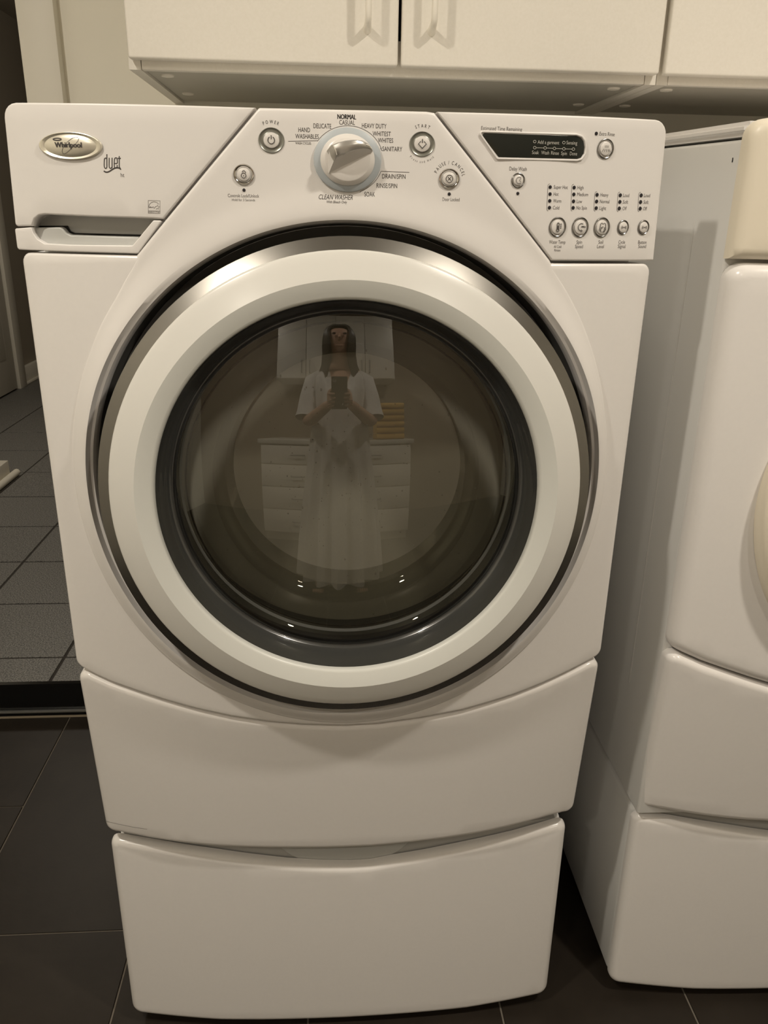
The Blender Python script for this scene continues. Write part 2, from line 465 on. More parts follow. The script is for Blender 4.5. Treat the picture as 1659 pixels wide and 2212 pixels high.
# the hall beyond
structure('wall_hall_left', (-3.4, WY + .12, 0), (-3.3, 6.6, 2.5), 'hallwall')
structure('wall_hall_side', (-2.30, 3.2, HZ), (-2.20, 6.5, 2.5), 'hallwall')
structure('wall_hall_far', (-3.4, 6.5, 0), (.6, 6.6, 2.5), 'hallwall')
structure('wall_hall_right', (-.35, WY + .12, 0), (-.25, 6.5, 2.5), 'hallwall')
structure('ceiling_hall', (-3.4, WY + .12, 2.5), (.6, 6.6, 2.58), 'hallwall')
door1 = structure('door_1', (-2.2, 3.75, HZ + .012), (-2.165, 4.66, 2.12), 'trimw', .002)
for z0, z1 in ((.32, 1.0), (1.12, 1.95)):
    box('panel', (-2.166, 3.88, z0), (-2.158, 4.53, z1), 'trimw', door1, .006)
structure('trim_7', (-2.205, 4.68, HZ), (-2.15, 4.80, 2.2), 'trimw', .004)
structure('trim_8', (-2.205, 3.62, HZ), (-2.15, 3.735, 2.2), 'trimw', .004)
bb = structure('baseboard_hall', (-2.205, 4.80, HZ), (-2.17, 6.5, HZ + .12), 'trimw', .003)
tube('shoe_molding', [(-2.165, 4.81, HZ + .008), (-2.165, 6.5, HZ + .008)], .012, 'trimw', bb, 8)
# low white plinth whose moulded end shows at the left edge of the frame
pl = thing('plinth', 'low white moulded plinth end on the grey hall tiles beside the doorway', 'plinth', (-1.56, 2.3, HZ))
box('board', (-1.58, 1.95, HZ), (-1.482, 2.66, HZ + .085), 'trimw', pl, .004)
tube('nosing', [(-1.468, 1.95, HZ + .016), (-1.468, 2.70, HZ + .016)], .016, 'trimw', pl, 12)

# ceiling lamps, the rear pair added as fill (the light itself is set at the top)
for i, (x, y, z, p) in enumerate(LAMPS_AND_FILLS):
    t = thing('ceiling_or_fill_light', ('round recessed ceiling downlight in front of the washer, on the doorway side',
              'round recessed ceiling downlight in front of the dryer', 'added fill lamp in a recessed ceiling ring near the worktop end without towels',
              'added fill lamp in a recessed ceiling ring near the towel stack end of the worktop')[i], 'light', (x, y, 2.42), 'recessed downlights')
    fr = (Vector((x, y, 2.42)), Vector((1, 0, 0)), Vector((0, -1, 0)), Vector((0, 0, -1)))
    lathe('trim_ring', fr, [(.075, 0), (.075, .004), (.066, .008), (.055, .008), (.052, .002)], 'trimw', t, 32)
    lathe('diffuser', fr, [(.052, .002), (1e-7, .002)], 'lamp', t, 32)

# ================================================================== WALL CABINETS
CY = .47         # face of the doors
def wall_cabinet(name, label, x0, x1, splits, handles, z0=1.44, z1=2.2):
    t = thing(name, label, 'cabinet', ((x0 + x1) / 2, .68, z0), 'wall cabinets over the machines')
    yb = CY + .022; th = .018
    bm = bmesh.new()
    add_box(bm, (x0, yb, z0), (x0 + th, WY - .001, z1)); add_box(bm, (x1 - th, yb, z0), (x1, WY - .001, z1))
    add_box(bm, (x0 + th, WY - .012, z0 + .013), (x1 - th, WY - .001, z1)); add_box(bm, (x0 + th, yb, z1 - th), (x1 - th, WY - .012, z1))
    bm_obj('carcass', bm, 'cabinet', t)
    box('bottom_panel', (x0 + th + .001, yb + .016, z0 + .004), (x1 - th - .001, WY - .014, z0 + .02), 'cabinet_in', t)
    box('front_rail', (x0 + th + .001, yb, z0 + .0005), (x1 - th - .001, yb + .015, z0 + .05), 'cabinet', t, .001)
    for px_ in (x0 + .045, x1 - .045):
        for py_ in (yb + .07, yb + .27):
            lathe('screw_cap', (Vector((px_, py_, z0 + .004)), Vector((1, 0, 0)), Vector((0, -1, 0)), Vector((0, 0, -1))),
                  [(.011, 0), (.010, .0022), (.006, .003), (1e-7, .003)], 'handle', t, 20)
    for k, (a, b) in enumerate(splits):
        d = box('door', (a, CY, z0 + .012), (b, CY + .019, z1 - .002), 'cabinet', t, .004, 3)
        hx = handles[k]
        if hx is None: continue
        zb = z0 + .060; s = .036
        pts = [(hx, CY + .001, zb), (hx, CY - s * .5, zb + .003), (hx, CY - s * .85, zb + .006), (hx, CY - s * .97, zb + .011), (hx, CY - s, zb + .020),
               (hx, CY - s, zb + .110), (hx, CY - s * .97, zb + .119), (hx, CY - s * .85, zb + .124), (hx, CY - s * .5, zb + .127), (hx, CY + .001, zb + .130)]
        bm = bmesh.new(); tube_bm(bm, pts, [.0068, .0056, .0050, .0049, .0048, .0048, .0049, .0050, .0056, .0068], 14)
        bmesh.ops.recalc_face_normals(bm, faces=bm.faces); bm_obj('handle', bm, 'handle', d, 40)
    return t
wall_cabinet('wall_cabinet', 'white laminate wall cabinet with two doors above the front loading washer', -.322, .508,
             [(-.318, .0905), (.0955, .504)], [.043, .141])
wall_cabinet('wall_cabinet', 'white laminate wall cabinet above the dryer at the right edge', .509, 1.339,
             [(.513, .921), (.926, 1.335)], [.873, .974])

# ================================================================== WASHER
DC = Vector((.0035, 0, .935))         # centre of the door opening
washer = thing('washing_machine', 'white front loading washer with round smoked glass door and dial panel', 'washer', (0, .39, .37))
def P(*pts, s=S): return [photo(a, b, s) for a, b in pts]
TL = (-.3425, 1.3335); T1 = photo(556.5, 232.5); T2 = photo(939, 241); TR = (.3425, 1.3335)
A_R = (.2212, 1.1915); B_L = (-.2165, 1.1915)
gap = .0022
# body behind the front
bm = bmesh.new(); add_box(bm, (-.338, .048, .385), (.338, .79, 1.322), .006, 2); bm_obj('body', bm, 'sheet', washer)
# main lower front with a circular opening: outline radiates from the door centre
def lerp_poly(poly, a):
    """distance from the door centre to a closed outline in direction a"""
    d = Vector((math.cos(a), math.sin(a))); c = Vector((DC.x, DC.z)); best = None
    for i in range(len(poly)):
        p = Vector(poly[i]) - c; q = Vector(poly[(i+1) % len(poly)]) - c; e = q - p
        den = d.x * e.y - d.y * e.x
        if abs(den) < 1e-12: continue
        t = (p.x * e.y - p.y * e.x) / den; s_ = (p.x * d.y - p.y * d.x) / den
        if t > 0 and -1e-9 <= s_ <= 1 + 1e-9 and (best is None or t > best): best = t
    return best
def radial_front(name, outline, r0, r_in, lift, material, parent, edge=.005, back=.045, roll=(), rings=10, n=240, extra=()):
    angs = sorted(set([2 * PI * i / n - PI for i in range(n)] + [math.atan2(p[1] - DC.z, p[0] - DC.x) for p in extra]))
    vs, fs = [], []; N = len(angs); rows_ = []
    for a in angs:
        R = lerp_poly(outline, a); row = []
        for r, h in roll: row.append((r, h))                     # inner return (radius, height above surface)
        for k in range(rings + 1):
            f = (k / rings) ** 1.35; r = r0 + (R - edge - r0) * f; row.append((r, lift(r, a, R)))
        for k in range(1, 4):
            q = PI / 2 * k / 3; row.append((R - edge + edge * math.sin(q), lift(R - edge, a, R) - edge * (1 - math.cos(q))))
        row.append((R, -back)); rows_.append(row)
    K = len(rows_[0])
    for a, row in zip(angs, rows_):
        for r, h in row:
            x = DC.x + r * math.cos(a); z = DC.z + r * math.sin(a); vs.append((x, S(x) - h, z))
    for i in range(N):
        i2 = (i + 1) % N
        for k in range(K - 1): fs.append((i*K + k, i2*K + k, i2*K + k + 1, i*K + k + 1))
    return obj(name, vs, fs, material, parent, 40)
seam = P((165, 1440), (195, 1456), (240, 1477), (287, 1494), (350, 1515), (424, 1536), (500, 1552.5), (580, 1564), (659, 1570.5), (740, 1572.5),
         (812, 1569), (905, 1556.5), (999, 1539), (1055, 1523), (1111, 1505), (1170, 1481.5), (1223, 1457), (1265, 1435), (1297, 1417))
seam[0] = (-.3445, seam[0][1]); seam[-1] = (.3435, seam[-1][1])
zL = photo(42, 545)[1]; zR = 1.1885
low_out = rounded([(-.3445, zL, .010), (-.2125, zL)] + [(DC.x + .312 * math.cos(math.radians(a)), DC.z + .312 * math.sin(math.radians(a))) for a in range(126, 50, -4)] + [(.219, zR), (.3445, zR, .010),
                   (seam[-1][0], seam[-1][1] + gap, .012)] + [(p[0], p[1] + gap) for p in seam[-2:0:-1]] + [(seam[0][0], seam[0][1] + gap, .012)])
low_out = [tuple(p) for p in low_out]
def front_body():
    """one moulded front around the door opening"""
    angs = sorted(set([2 * PI * i / 240 - PI for i in range(240)] + [math.atan2(p[1] - DC.z, p[0] - DC.x) for p in low_out]))
    vs, fs = [], []; K = None
    for a in angs:
        R = lerp_poly(low_out, a); row = []
        r0 = .3005; row.append((min(r0, R - .009), -.03))
        e = .0045
        for k in range(9):
            s0 = min(r0, R - .009); row.append((s0 + (R - e - s0) * k / 8, 0.))
        for k in range(1, 4):
            q = PI / 2 * k / 3; row.append((R - e + e * math.sin(q), -e * (1 - math.cos(q))))
        row.append((R, -.05)); K = len(row)
        for r, h in row:
            x = DC.x + r * math.cos(a); z = DC.z + r * math.sin(a); vs.append((x, S(x) - h, z))
    N = len(angs)
    for i in range(N):
        i2 = (i + 1) % N
        for k in range(K - 1): fs.append((i*K + k, i2*K + k, i2*K + k + 1, i*K + k + 1))
    return obj('front_panel', vs, fs, 'enamel', washer, 40)
front_body()
# fascia: control plate that runs down into the raised ring round the door
def ring_r(a):
    d = math.degrees(a)
    tab = [(-180, .3185), (-150, .3182), (-120, .3175), (-90, .3215), (-60, .318), (-30, .3145), (0, .3125), (17, .3145), (33, .3225), (50, .335), (90, .335), (130, .337), (139, .3265), (151, .3215), (163, .3200), (180, .3185)]
    for (a0, r0), (a1, r1) in zip(tab[:-1], tab[1:]):
        if a0 <= d <= a1: return r0 + (r1 - r0) * (d - a0) / (a1 - a0)
    return .3185
aR = math.atan2(A_R[1] - DC.z, A_R[0] - DC.x); aL = math.atan2(B_L[1] - DC.z, B_L[0] - DC.x)
fas = [A_R, (T2[0] - gap/2, T2[1]), (T1[0] + gap/2, T1[1]), B_L]
for k in range(1, 160):
    a = aL + (2 * PI + aR - aL) * k / 160; aa = (a + PI) % (2 * PI) - PI
    fas.append((DC.x + ring_r(aa) * math.cos(a), DC.z + ring_r(aa) * math.sin(a)))
def smooth(t): t = max(0., min(1., t)); return t * t * (3 - 2 * t)
def fascia_lift(r, a, R):
    top = smooth((math.degrees(a) - 20) / 40) * smooth((160 - math.degrees(a)) / 40)
    base = .0012 * (1 - top)
    w_ = .022 + .010 * top
    return base + .0085 * (1 - .72 * top) * smooth((.3 + w_ - r) / w_)
def h_in(r): return .0085
radial_front('fascia', fas, .3005, .29, fascia_lift, 'panel', washer, .003, .030,
             [(.2906, -.010), (.2912, -.006), (.2922, -.002), (.2940, .0012), (.2970, .0022)], 14, 260, [A_R, T1, T2, B_L])
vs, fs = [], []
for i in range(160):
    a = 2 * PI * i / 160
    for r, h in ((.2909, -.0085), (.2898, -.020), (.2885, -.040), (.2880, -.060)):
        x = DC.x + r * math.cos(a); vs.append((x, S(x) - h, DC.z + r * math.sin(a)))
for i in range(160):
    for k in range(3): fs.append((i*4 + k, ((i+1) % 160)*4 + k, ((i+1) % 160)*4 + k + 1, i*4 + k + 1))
obj('recess_wall', vs, fs, 'recess_dark', washer, 40)  # wall of the gap, coloured darker than the fascia
# floor of the recess and the seal behind the door
frD = (Vector((DC.x, 0, DC.z)), Vector((1, 0, 0)), Vector((0, 0, 1)), Vector((0, -1, 0)))
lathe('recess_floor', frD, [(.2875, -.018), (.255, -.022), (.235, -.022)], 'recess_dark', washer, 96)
lathe('door_boot', frD, [(.262, .004), (.268, -.012), (.255, -.020), (.235, -.022), (.222, -.018), (.212, -.030), (.215, -.050), (.203, -.062), (.190, -.060), (.183, -.070), (.186, -.085)], 'rubber', washer, 96)
lathe('drum', frD, [(.186, -.082), (.200, -.090), (.262, -.105), (.268, -.12), (.268, -.44), (.255, -.455)], 'drum', washer, 96)
lathe('drum_back', frD, [(.256, -.452), (.215, -.460), (.200, -.448), (.120, -.440), (.105, -.452), (.060, -.452), (.05, -.44), (1e-7, -.438)], 'drumback', washer, 96)
for k in range(3):
    a = math.radians(-35 + 120 * k); u = Vector((math.cos(a), 0, math.sin(a))); t_ = Vector((-math.sin(a), 0, math.cos(a)))
    vs, fs = [], []
    secs = ((-.13, .3), (-.15, .8), (-.2, 1), (-.38, 1), (-.43, .6))
    for dep, s_ in secs:
        for (q, hh) in ((-.050, 0), (-.034, .030), (-.014, .072), (0, .080), (.014, .072), (.034, .030), (.050, 0)):
            vs.append(Vector((DC.x, 0, DC.z)) + u * (.267 - hh * s_) + t_ * q + Vector((0, -dep, 0)))
    for j in range(len(secs) - 1):
        for i in range(6): fs.append((j*7 + i, j*7 + i + 1, (j+1)*7 + i + 1, (j+1)*7 + i))
    fs += [tuple(range(7)), tuple(range(28, 35))]
    obj('drum_baffle', vs, fs, 'baffle', washer, 50)
box('latch', (-.292, -.014, .835), (-.276, .03, .885), 'black', washer, .003)

# ---- the door, leaning a little back at its top
tl = math.radians(2.7); DV = Vector((0, math.sin(tl), math.cos(tl))); DNm = Vector((0, -math.cos(tl), math.sin(tl)))
door = thing('door', '', ''); del door['label'], door['category']
door.parent = washer; door.location = Vector((DC.x, -.052, DC.z)) - washer.location
yw = .013; DNw = Vector((math.sin(yw), -math.cos(yw) * math.cos(tl), math.sin(tl))).normalized(); DU = Vector((math.cos(yw), math.sin(yw), 0))
frO = (Vector((DC.x + .001, -.052, DC.z)), DU, DU.cross(-DNw).normalized() * (1 if DU.cross(-DNw).z > 0 else -1), DNw)
lathe('steel_rim', frO, [(.262, -.016), (.276, -.014), (.2785, -.001), (.2790, .002), (.2786, .0035), (.2650, .0120)], 'steel', door, 160, label='brushed steel rim')
lathe('face_ring', frO, [(.2652, .0115), (.2650, .0130), (.2643, .0142), (.2625, .0152), (.255, .0185), (.2375, .0245), (.2355, .0252)], 'ring_white', door, 160)
lathe('inner_band', frO, [(.2355, .0252), (.2345, .0250), (.219, .0205), (.2168, .0195), (.2156, .0180), (.2152, .0150), (.2150, .010)], 'band', door, 160, label='pale grey inner band')
# smoked window: shallow trough at its rim, then a convex dome
Rw = .90; r_e = .1985; h_e = -.020; z_e = math.sqrt(Rw**2 - r_e**2); prof = []
def dome_h(r): return h_e + math.sqrt(Rw**2 - r*r) - z_e
for k in range(0, 41):
    r = r_e * (1 - k / 40); prof.append((max(r, 1e-7), dome_h(r)))
lathe('window_rim', frO, [(.2150, .0120), (.2135, .002), (.2105, -.010), (.2065, -.019), (.2035, -.0225), (.2012, -.0225), (.2000, -.0205), (.1985, -.0202)], 'rimglass', door, 160, smooth=60, label='glossy dark rim of the window')
lathe('window', frO, prof, 'window', door, 160, smooth=60, label='smoked convex window')
lathe('glass_bowl', frO, [(.1975, -.026), (.190, -.032), (.178, -.052), (.170, -.072), (.160, -.088), (.154, -.0905), (.150, -.0923)], 'bowl', door, 128, smooth=60, label='clear glass bowl behind the window')
lathe('glass_bowl_end', frO, [(max(1e-7, .150 * (1 - k / 12)), -.160 + .200 - math.sqrt(.04 - (.150 * (1 - k / 12))**2)) for k in range(13)], 'bowl_end', door, 128, smooth=60, label='filmed end of the glass bowl')
lathe('back_shell', frO, [(.262, -.016), (.245, -.030), (.222, -.034), (.199, -.0275)], 'black', door, 128)
lathe('boot_glint_wire', frD, [(.1888 + .0011 * math.cos(2*PI*k/8), .018 + .0011 * math.sin(2*PI*k/8)) for k in range(9)], 'steel', washer, 96)  # wire ring added to stand in for the highlight on the boot lip
# water drops on the window
bm = bmesh.new(); rnd = random.Random(7)
for k in range(190):
    if rnd.random() < .55: a = rnd.gauss(PI * .5, 1.6); r = abs(rnd.gauss(.055, .035))
    else: a = rnd.uniform(0, 2*PI); r = .17 * math.sqrt(rnd.random())
    if r > .17: continue
    rr = rnd.choice((.0004, .0005, .0007, .0010)); h0 = dome_h(r)
    c = frO[0] + frO[1] * (r * math.cos(a)) + DV * (r * math.sin(a)) + DNm * h0
    n_ = 6; top = bm.verts.new(c + DNm * rr * .7); el = rnd.choice((1, 1, 1.3, 1.9))
    ring = [bm.verts.new(c + frO[1] * (rr * math.cos(2*PI*i/n_)) + DV * (rr * el * math.sin(2*PI*i/n_)) + DNm * .0001) for i in range(n_)]
    for i in range(n_): bm.faces.new((ring[i], ring[(i+1) % n_], top))
bm_obj('water_drops', bm, 'water', door, 60, kind='stuff', label='water drops scattered on the window')

# ---- dispenser drawer, left of the controls
zs = photo(33, 489)[1]; zr = photo(200, 469)[1]
dl = P((352, 473.5)); face = rounded([(TL[0], TL[1], .014), (T1[0] - gap, T1[1]), (dl[0][0], dl[0][1], .002)] + P((330, 472), (200, 468), (96, 463), (84, 465), (74, 473), (69, 488.5)) + [(-.3465, zs, .003)])
disp = panel('dispenser_drawer', [tuple(p) for p in face], S, .0255, .0019, 'panel', washer)
hb = rounded([(-.3475, zs - .0022, .002)] + P((68, 491), (71, 502), (80, 516), (96, 526), (150, 529)) + [photo(286, 530.5) + (.003,), photo(331, 476) + (.002,), photo(350, 476.5) + (.001,), photo(297.5, 548) + (.003,), photo(37.5, 539.5) + (.003,)])
panel('pull_frame', [tuple(p) for p in hb], S, .030, .0011, 'panel', disp)
S_b = lambda x, z: S(x) + .026
panel('pull_recess', P((60, 455), (345, 468), (320, 520), (290, 545), (50, 535)), S_b, .004, .0005, 'greyplastic', disp)
S_c = lambda x, z: S(x) + .010
panel('tray_lip', P((66, 492), (122, 490.5), (129, 494), (136, 503), (146, 508), (296, 512), (292, 534), (66, 530)), S_c, .012, .002, 'greyplastic', disp)
panel('tray_shade_strip', P((66, 488), (130, 488), (137, 500), (146, 504), (305, 508), (300, 516), (66, 500)), lambda x, z: S(x) + .0245, .002, .0003, 'void', disp)  # flat dark strip painted in for the shade above the tray lip
# badge
bc = photo(152.3, 315.2); bf = frame_at(bc[0], bc[1]); mx, mz = px_scale(152, 315, S); brx, brz = 68.5 * mx, 30.3 * mz
vs, fs = [], []; NB = 72; pr = [(1.0, -.0005), (1.0, .0012), (.975, .0024), (.945, .0026), (.815, .0016), (.80, .0018), (.55, .0032), (.25, .0041), (.001, .0044)]
for f, h in pr:
    for i in range(NB):
        a = 2*PI*i/NB; x = bc[0] + brx * f * math.cos(a); z = bc[1] + brz * f * math.sin(a); vs.append((x, S(x) - h, z))
for j in range(len(pr) - 1):
    for i in range(NB): fs.append((j*NB + i, j*NB + (i+1) % NB, (j+1)*NB + (i+1) % NB, (j+1)*NB + i))
fs.append(tuple(range((len(pr)-1)*NB, len(pr)*NB)))
def S_badge(x, z):
    f = min(1., math.hypot((x - bc[0]) / brx, (z - bc[1]) / brz)); t = sorted(pr[1:])
    for (f0, h0), (f1, h1) in zip(t[:-1], t[1:]):
        if f0 <= f <= f1: return S(x) - h0 - (h1 - h0) * (f - f0) / max(1e-6, f1 - f0)
    return S(x) - .0044
badge = obj('badge', vs, fs, 'badge', disp, 30, label='oval champagne metal badge')
lettering('Whirlpool', 147.5, 318.5, 59, 11.5, S_badge, badge, 'ink', .055, 0, 'lettering', .0003)
strokes('badge_swirl', [[(136 + 0, 331), (134, 327), (135, 322), (139, 315), (146, 306), (155, 299), (164, 296), (169, 296.5), (170.5, 299), (168, 305), (161, 314), (152, 323), (144, 330), (138, 333), (135.5, 331.5)]], 1.0, S_badge, badge, 'ink_soft', .0002)
P_ = stroke_polys([photo(125.5 + 9 * math.cos(a), 301.5 + 2.4 * math.sin(a)) for a in [2*PI*i/20 for i in range(21)]], .0011)
flat_mesh('badge_emblem', P_, S_badge, 'ink', badge, .0003)
# "duet" in drawn strokes
def q4(pts): return [(60 + a / 6.9125, 260 + b / 6.9125) for a, b in pts]
def curve(pts, n=6):
    out = []
    for i in range(len(pts) - 1):
        p0 = Vector(pts[max(0, i-1)]); p1 = Vector(pts[i]); p2 = Vector(pts[i+1]); p3 = Vector(pts[min(len(pts)-1, i+2)])
        for k in range(n):
            t = k / n; out.append(tuple(.5 * ((2*p1) + (p2 - p0)*t + (2*p0 - 5*p1 + 4*p2 - p3)*t*t + (3*p1 - p0 - 3*p2 + p3)*t**3)))
    out.append(pts[-1]); return out
duet = [q4([(1181, 505), (1181, 700)]), q4(curve([(1181, 580), (1165, 563), (1147, 575), (1142, 620), (1142, 680), (1152, 712), (1168, 716), (1181, 700)])),
        q4(curve([(1216, 558), (1216, 680), (1226, 712), (1245, 715), (1257, 695)])), q4([(1259, 558), (1259, 715)]),
        q4(curve([(1293, 645), (1335, 640), (1336, 590), (1328, 563), (1310, 560), (1296, 580), (1292, 640), (1294, 690), (1304, 710), (1325, 708), (1334, 695), (1335, 665)])),
        q4([(1366, 532), (1366, 700)]), q4([(1342, 567), (1390, 567)]), q4([(1366, 690), (1372, 706), (1384, 716)])]
strokes('lettering', duet, 2.0, S, disp, 'ink')
strokes('lettering', [q4(curve([(1135, 755), (1160, 770), (1190, 772), (1225, 758), (1260, 735), (1300, 714), (1340, 708), (1370, 716), (1392, 735)]))], 2.6, S, disp, 'ink')
lettering('ht', 265, 382.3, 7.6, 8.7, S, disp, 'ink_soft')
# small square energy mark
ex0, ex1, ey0, ey1 = 320.2, 345.8, 433, 461
strokes('energy_mark', [[(ex0, ey0), (ex1, ey0 + .6), (ex1, ey1), (ex0, ey1 - .4), (ex0, ey0)], [(ex0, 455.4), (ex1, 456)],
        curve([(321, 448), (324, 440), (331, 436), (338, 437), (343, 441)]), curve([(322, 449), (325, 446), (323.5, 449), (327, 447), (328, 449), (331, 446.5), (333, 450), (336, 446)]),
        [(336, 446), (339, 446), (340.2, 442), (341.5, 446), (345, 446.3), (342, 448.5), (343, 452), (340, 450), (337, 452)]], .8, S, disp, 'ink_soft')
lettering('ENERGY STAR', 333, 460.2, 23.5, 3.6, S, disp, 'ink_soft')

# ---- right control panel
rp = rounded([(T2[0] + gap, T2[1]), (TR[0], TR[1], .015), (.3465, 1.1915, .002), (A_R[0] + gap, 1.1915)])
rpan = panel('control_panel', [tuple(p) for p in rp], S, .044, .0019, 'panel', washer)
def c3(x, y): return (930 + x / 3.13, 230 + y / 3.13)
def c2(x, y): return (460 + x / 3.072, 230 + y / 3.072)
def T3(s, cx_, base, wd, cap=24, par=None, **k):
    p = c3(cx_, base); return lettering(s, p[0], p[1], wd / 3.13, cap / 3.13, S, par or rpan, k.pop('material', 'ink_soft'), **k)
def led(p, r=4.0, par=None, material='led'):
    c = photo(*p); mx, _ = px_scale(p[0], p[1], S)
    return lathe('indicator', frame_at(*c), [(r * 1.0 * mx, 0), (r * .8 * mx, .0007), (1e-7, .0009)], material, par or rpan, 14)
def button(p, r_out, r_cap, bezel, par, rx=None):
    """press button: cap with its bezel ring; r in photograph pixels (vertical)"""
    c = photo(*p); mx, mz = px_scale(p[0], p[1], S); R, q = r_out * mz, r_cap * mz; fr = frame_at(*c)
    sq = ((rx or r_out) * mx / fr[1].x / R, 1)
    cap = lathe('button', fr, [(q, -.001), (q, .0006), (q * .94, .0013), (q * .8, .0017), (q * .4, .0020), (1e-7, .0021)], 'knob', par, 40, sq=sq)
    lathe('bezel', fr, [(R, -.0005), (R, .0004), (R * .97, .0011), (R * .92, .0013), (R * .86, .0010), (q * 1.15, -.0002), (q * 1.02, -.0006), (q * .98, -.0012)], bezel, cap, 48, sq=sq)
    return cap, fr
def icon(par, fr, lines, wd, scale, h=.0024):
    """printed symbol on a button; lines in units of the cap radius"""
    vs, fs = [], []; O, u, v, nn = fr
    for L in lines:
        for qd in stroke_polys(L, wd):
            k = len(vs)
            for a in qd:
                rr = math.hypot(*a); vs.append(O + u * (a[0] * scale) + v * (a[1] * scale) + nn * (h - .0010 * max(0, rr - .6)))
            fs.append(tuple(range(k, k + 4)))
    return obj('icon', vs, fs, 'ink', par, 0)
def arc(cx_, cz_, r, d0, d1, n=14): return circle_pts((cx_, cz_), r, math.radians(d0), math.radians(d1), n)
sc_px = lambda p, r: r * px_scale(p[0], p[1], S)[1]
# display
dp = rounded([photo(*c3(335, 180)) + (.002,), photo(*c3(985, 200)), photo(*c3(1015, 212)), photo(*c3(1033, 235)), photo(*c3(1040, 275)), photo(*c3(1034, 318)), photo(*c3(1015, 347)), photo(*c3(990, 355)), photo(*c3(460, 343)) + (.002,)], 3)
scr = panel('display', [tuple(p) for p in dp], S, .002, .0003, 'display', rpan, proud=.0005, step=.006)
dr_ = rounded([photo(*c3(322, 170)) + (.002,), photo(*c3(985, 190)), photo(*c3(1022, 203)), photo(*c3(1043, 232)), photo(*c3(1050, 275)), photo(*c3(1043, 322)), photo(*c3(1020, 356)), photo(*c3(990, 365)), photo(*c3(450, 353)) + (.002,)], 3)
Pd = [tuple(p) for p in dr_]
bm = bmesh.new(); pts = [(p[0], S(p[0]) - .0007, p[1]) for p in Pd]; tube_bm(bm, pts + [pts[0]], .0011, 8, False)
bmesh.ops.recalc_face_normals(bm, faces=bm.faces); bm_obj('display_surround', bm, 'panel', rpan, 40)
T3('Estimated Time Remaining', 481, 163, 277, 26)
for s_, a, b, c in (('Add a garment', 795, 255, 146), ('Sensing', 953, 258, 73), ('Soak', 707, 323, 46), ('Wash', 773, 325, 53), ('Rinse', 839, 327, 52), ('Spin', 900, 329, 39), ('Done', 964, 331, 49)):
    T3(s_, a, b, c, 24, scr, material='ink_light', proud=.0010)
L = [[c3(x + 9 * math.cos(t), y + 9 * math.sin(t)) for t in [2*PI*i/16 for i in range(17)]] for x, y in ((703, 238), (900, 245), (703, 279), (773, 281), (836, 284), (900, 287), (964, 289))]
L += [[c3(712, 279.5), c3(764, 281)], [c3(782, 281.5), c3(827, 283.5)], [c3(845, 284.5), c3(891, 286.5)], [c3(909, 287.5), c3(955, 289)]]
strokes('display_marks', L, .9, S, scr, 'ink_light', .0010)
T3('Extra Rinse', 1193, 198, 103, 25); led(c3(1121, 183), 3.6)
T3('Delay Wash', 591, 434, 117, 26); led(c3(590, 588), 3.4)
for xs, y0, x_l, words, bx, by0, by1 in (
        ((809, 808, 806, 804), (545, 592, 638, 684), (880, 848, 856, 848), (('Super Hot', 95), ('Hot', 33), ('Warm', 54), ('Cold', 43)), 793, 523, 706),
        ((971, 969, 967, 964), (548, 594, 641, 685), (1013, 1028, 1006, 1021), (('High', 41), ('Medium', 74), ('Low', 36), ('No Spin', 70)), 955, 525, 707),
        ((1126, 1123, 1120), (597, 642, 687), (1175, 1176, 1164), (('Heavy', 54), ('Normal', 65), ('Light', 45)), 1111, 575, 708),
        ((1283, 1280, 1276), (600, 645, 689), (1322, 1317, 1311), (('Loud', 41), ('Soft', 35), ('Off', 27)), 1267, 578, 711),
        ((1424, 1420, 1417), (601, 646, 690), (1463, 1456, 1449), (('Loud', 41), ('Soft', 33), ('Off', 25)), 1408, 579, 711)):
    for i in range(len(xs)):
        led(c3(xs[i], y0[i]), 3.7); T3(words[i][0], x_l[i], y0[i] + 12, words[i][1], 24)
    strokes('bracket_line', [[c3(bx + 14, by0), c3(bx + 5, by0 + 3), c3(bx, by0 + 14), c3(bx - 7, by1 - 16), c3(bx - 5, by1 - 4), c3(bx + 2, by1)]], .8, S, rpan, 'ink_soft')
for s_, a, b, c, h_ in (('Water Temp', 856, 928, 110, 24), ('All Cold', 858, 956, 51, 17), ('Rinses', 857, 980, 41, 17), ('Spin', 1005, 928, 38, 24), ('Speed', 1003, 958, 53, 24),
                        ('Soil', 1150, 928, 31, 24), ('Level', 1148, 958, 45, 24), ('Cycle', 1292, 928, 44, 24), ('Signal', 1291, 957, 51, 24), ('Button', 1431, 929, 56, 24), ('Sound', 1430, 957, 52, 24)):
    T3(s_, a, b, c, h_)
p = c3(858, 815); b_, fr = button(p, 22, 16, 'darkchrome', rpan, 18.6); s_ = sc_px(p, 16)
icon(b_, fr, [arc(-.05, .42, .14, 0, 180), [(-.19, .42), (-.19, -.3)], [(.09, .42), (.09, -.3)], arc(-.05, -.42, .2, 130, 410), [(.25, .4), (.5, .4)], [(.25, .15), (.5, .15)], [(.25, -.1), (.5, -.1)], [(-.05, .2), (-.05, -.42)]], .10, s_)
p = c3(1011, 816); b_, fr = button(p, 22, 15.5, 'darkchrome', rpan, 18); s_ = sc_px(p, 15.5)
icon(b_, fr, [arc(.05, 0, .5, 60, 280), [(.02, -.35), (.3, -.5), (.05, -.68)], [(.05, -.05), (.15, .15), (.25, .15), (.2, 0)], [(.3, -.05), (.38, .15), (.48, .15), (.42, .03)], [(.5, -.05), (.57, .15), (.62, .02), (.72, .15), (.7, -.05)]], .09, s_)
p = c3(1157, 817); b_, fr = button(p, 22, 15.5, 'darkchrome', rpan, 17.3); s_ = sc_px(p, 15.5)
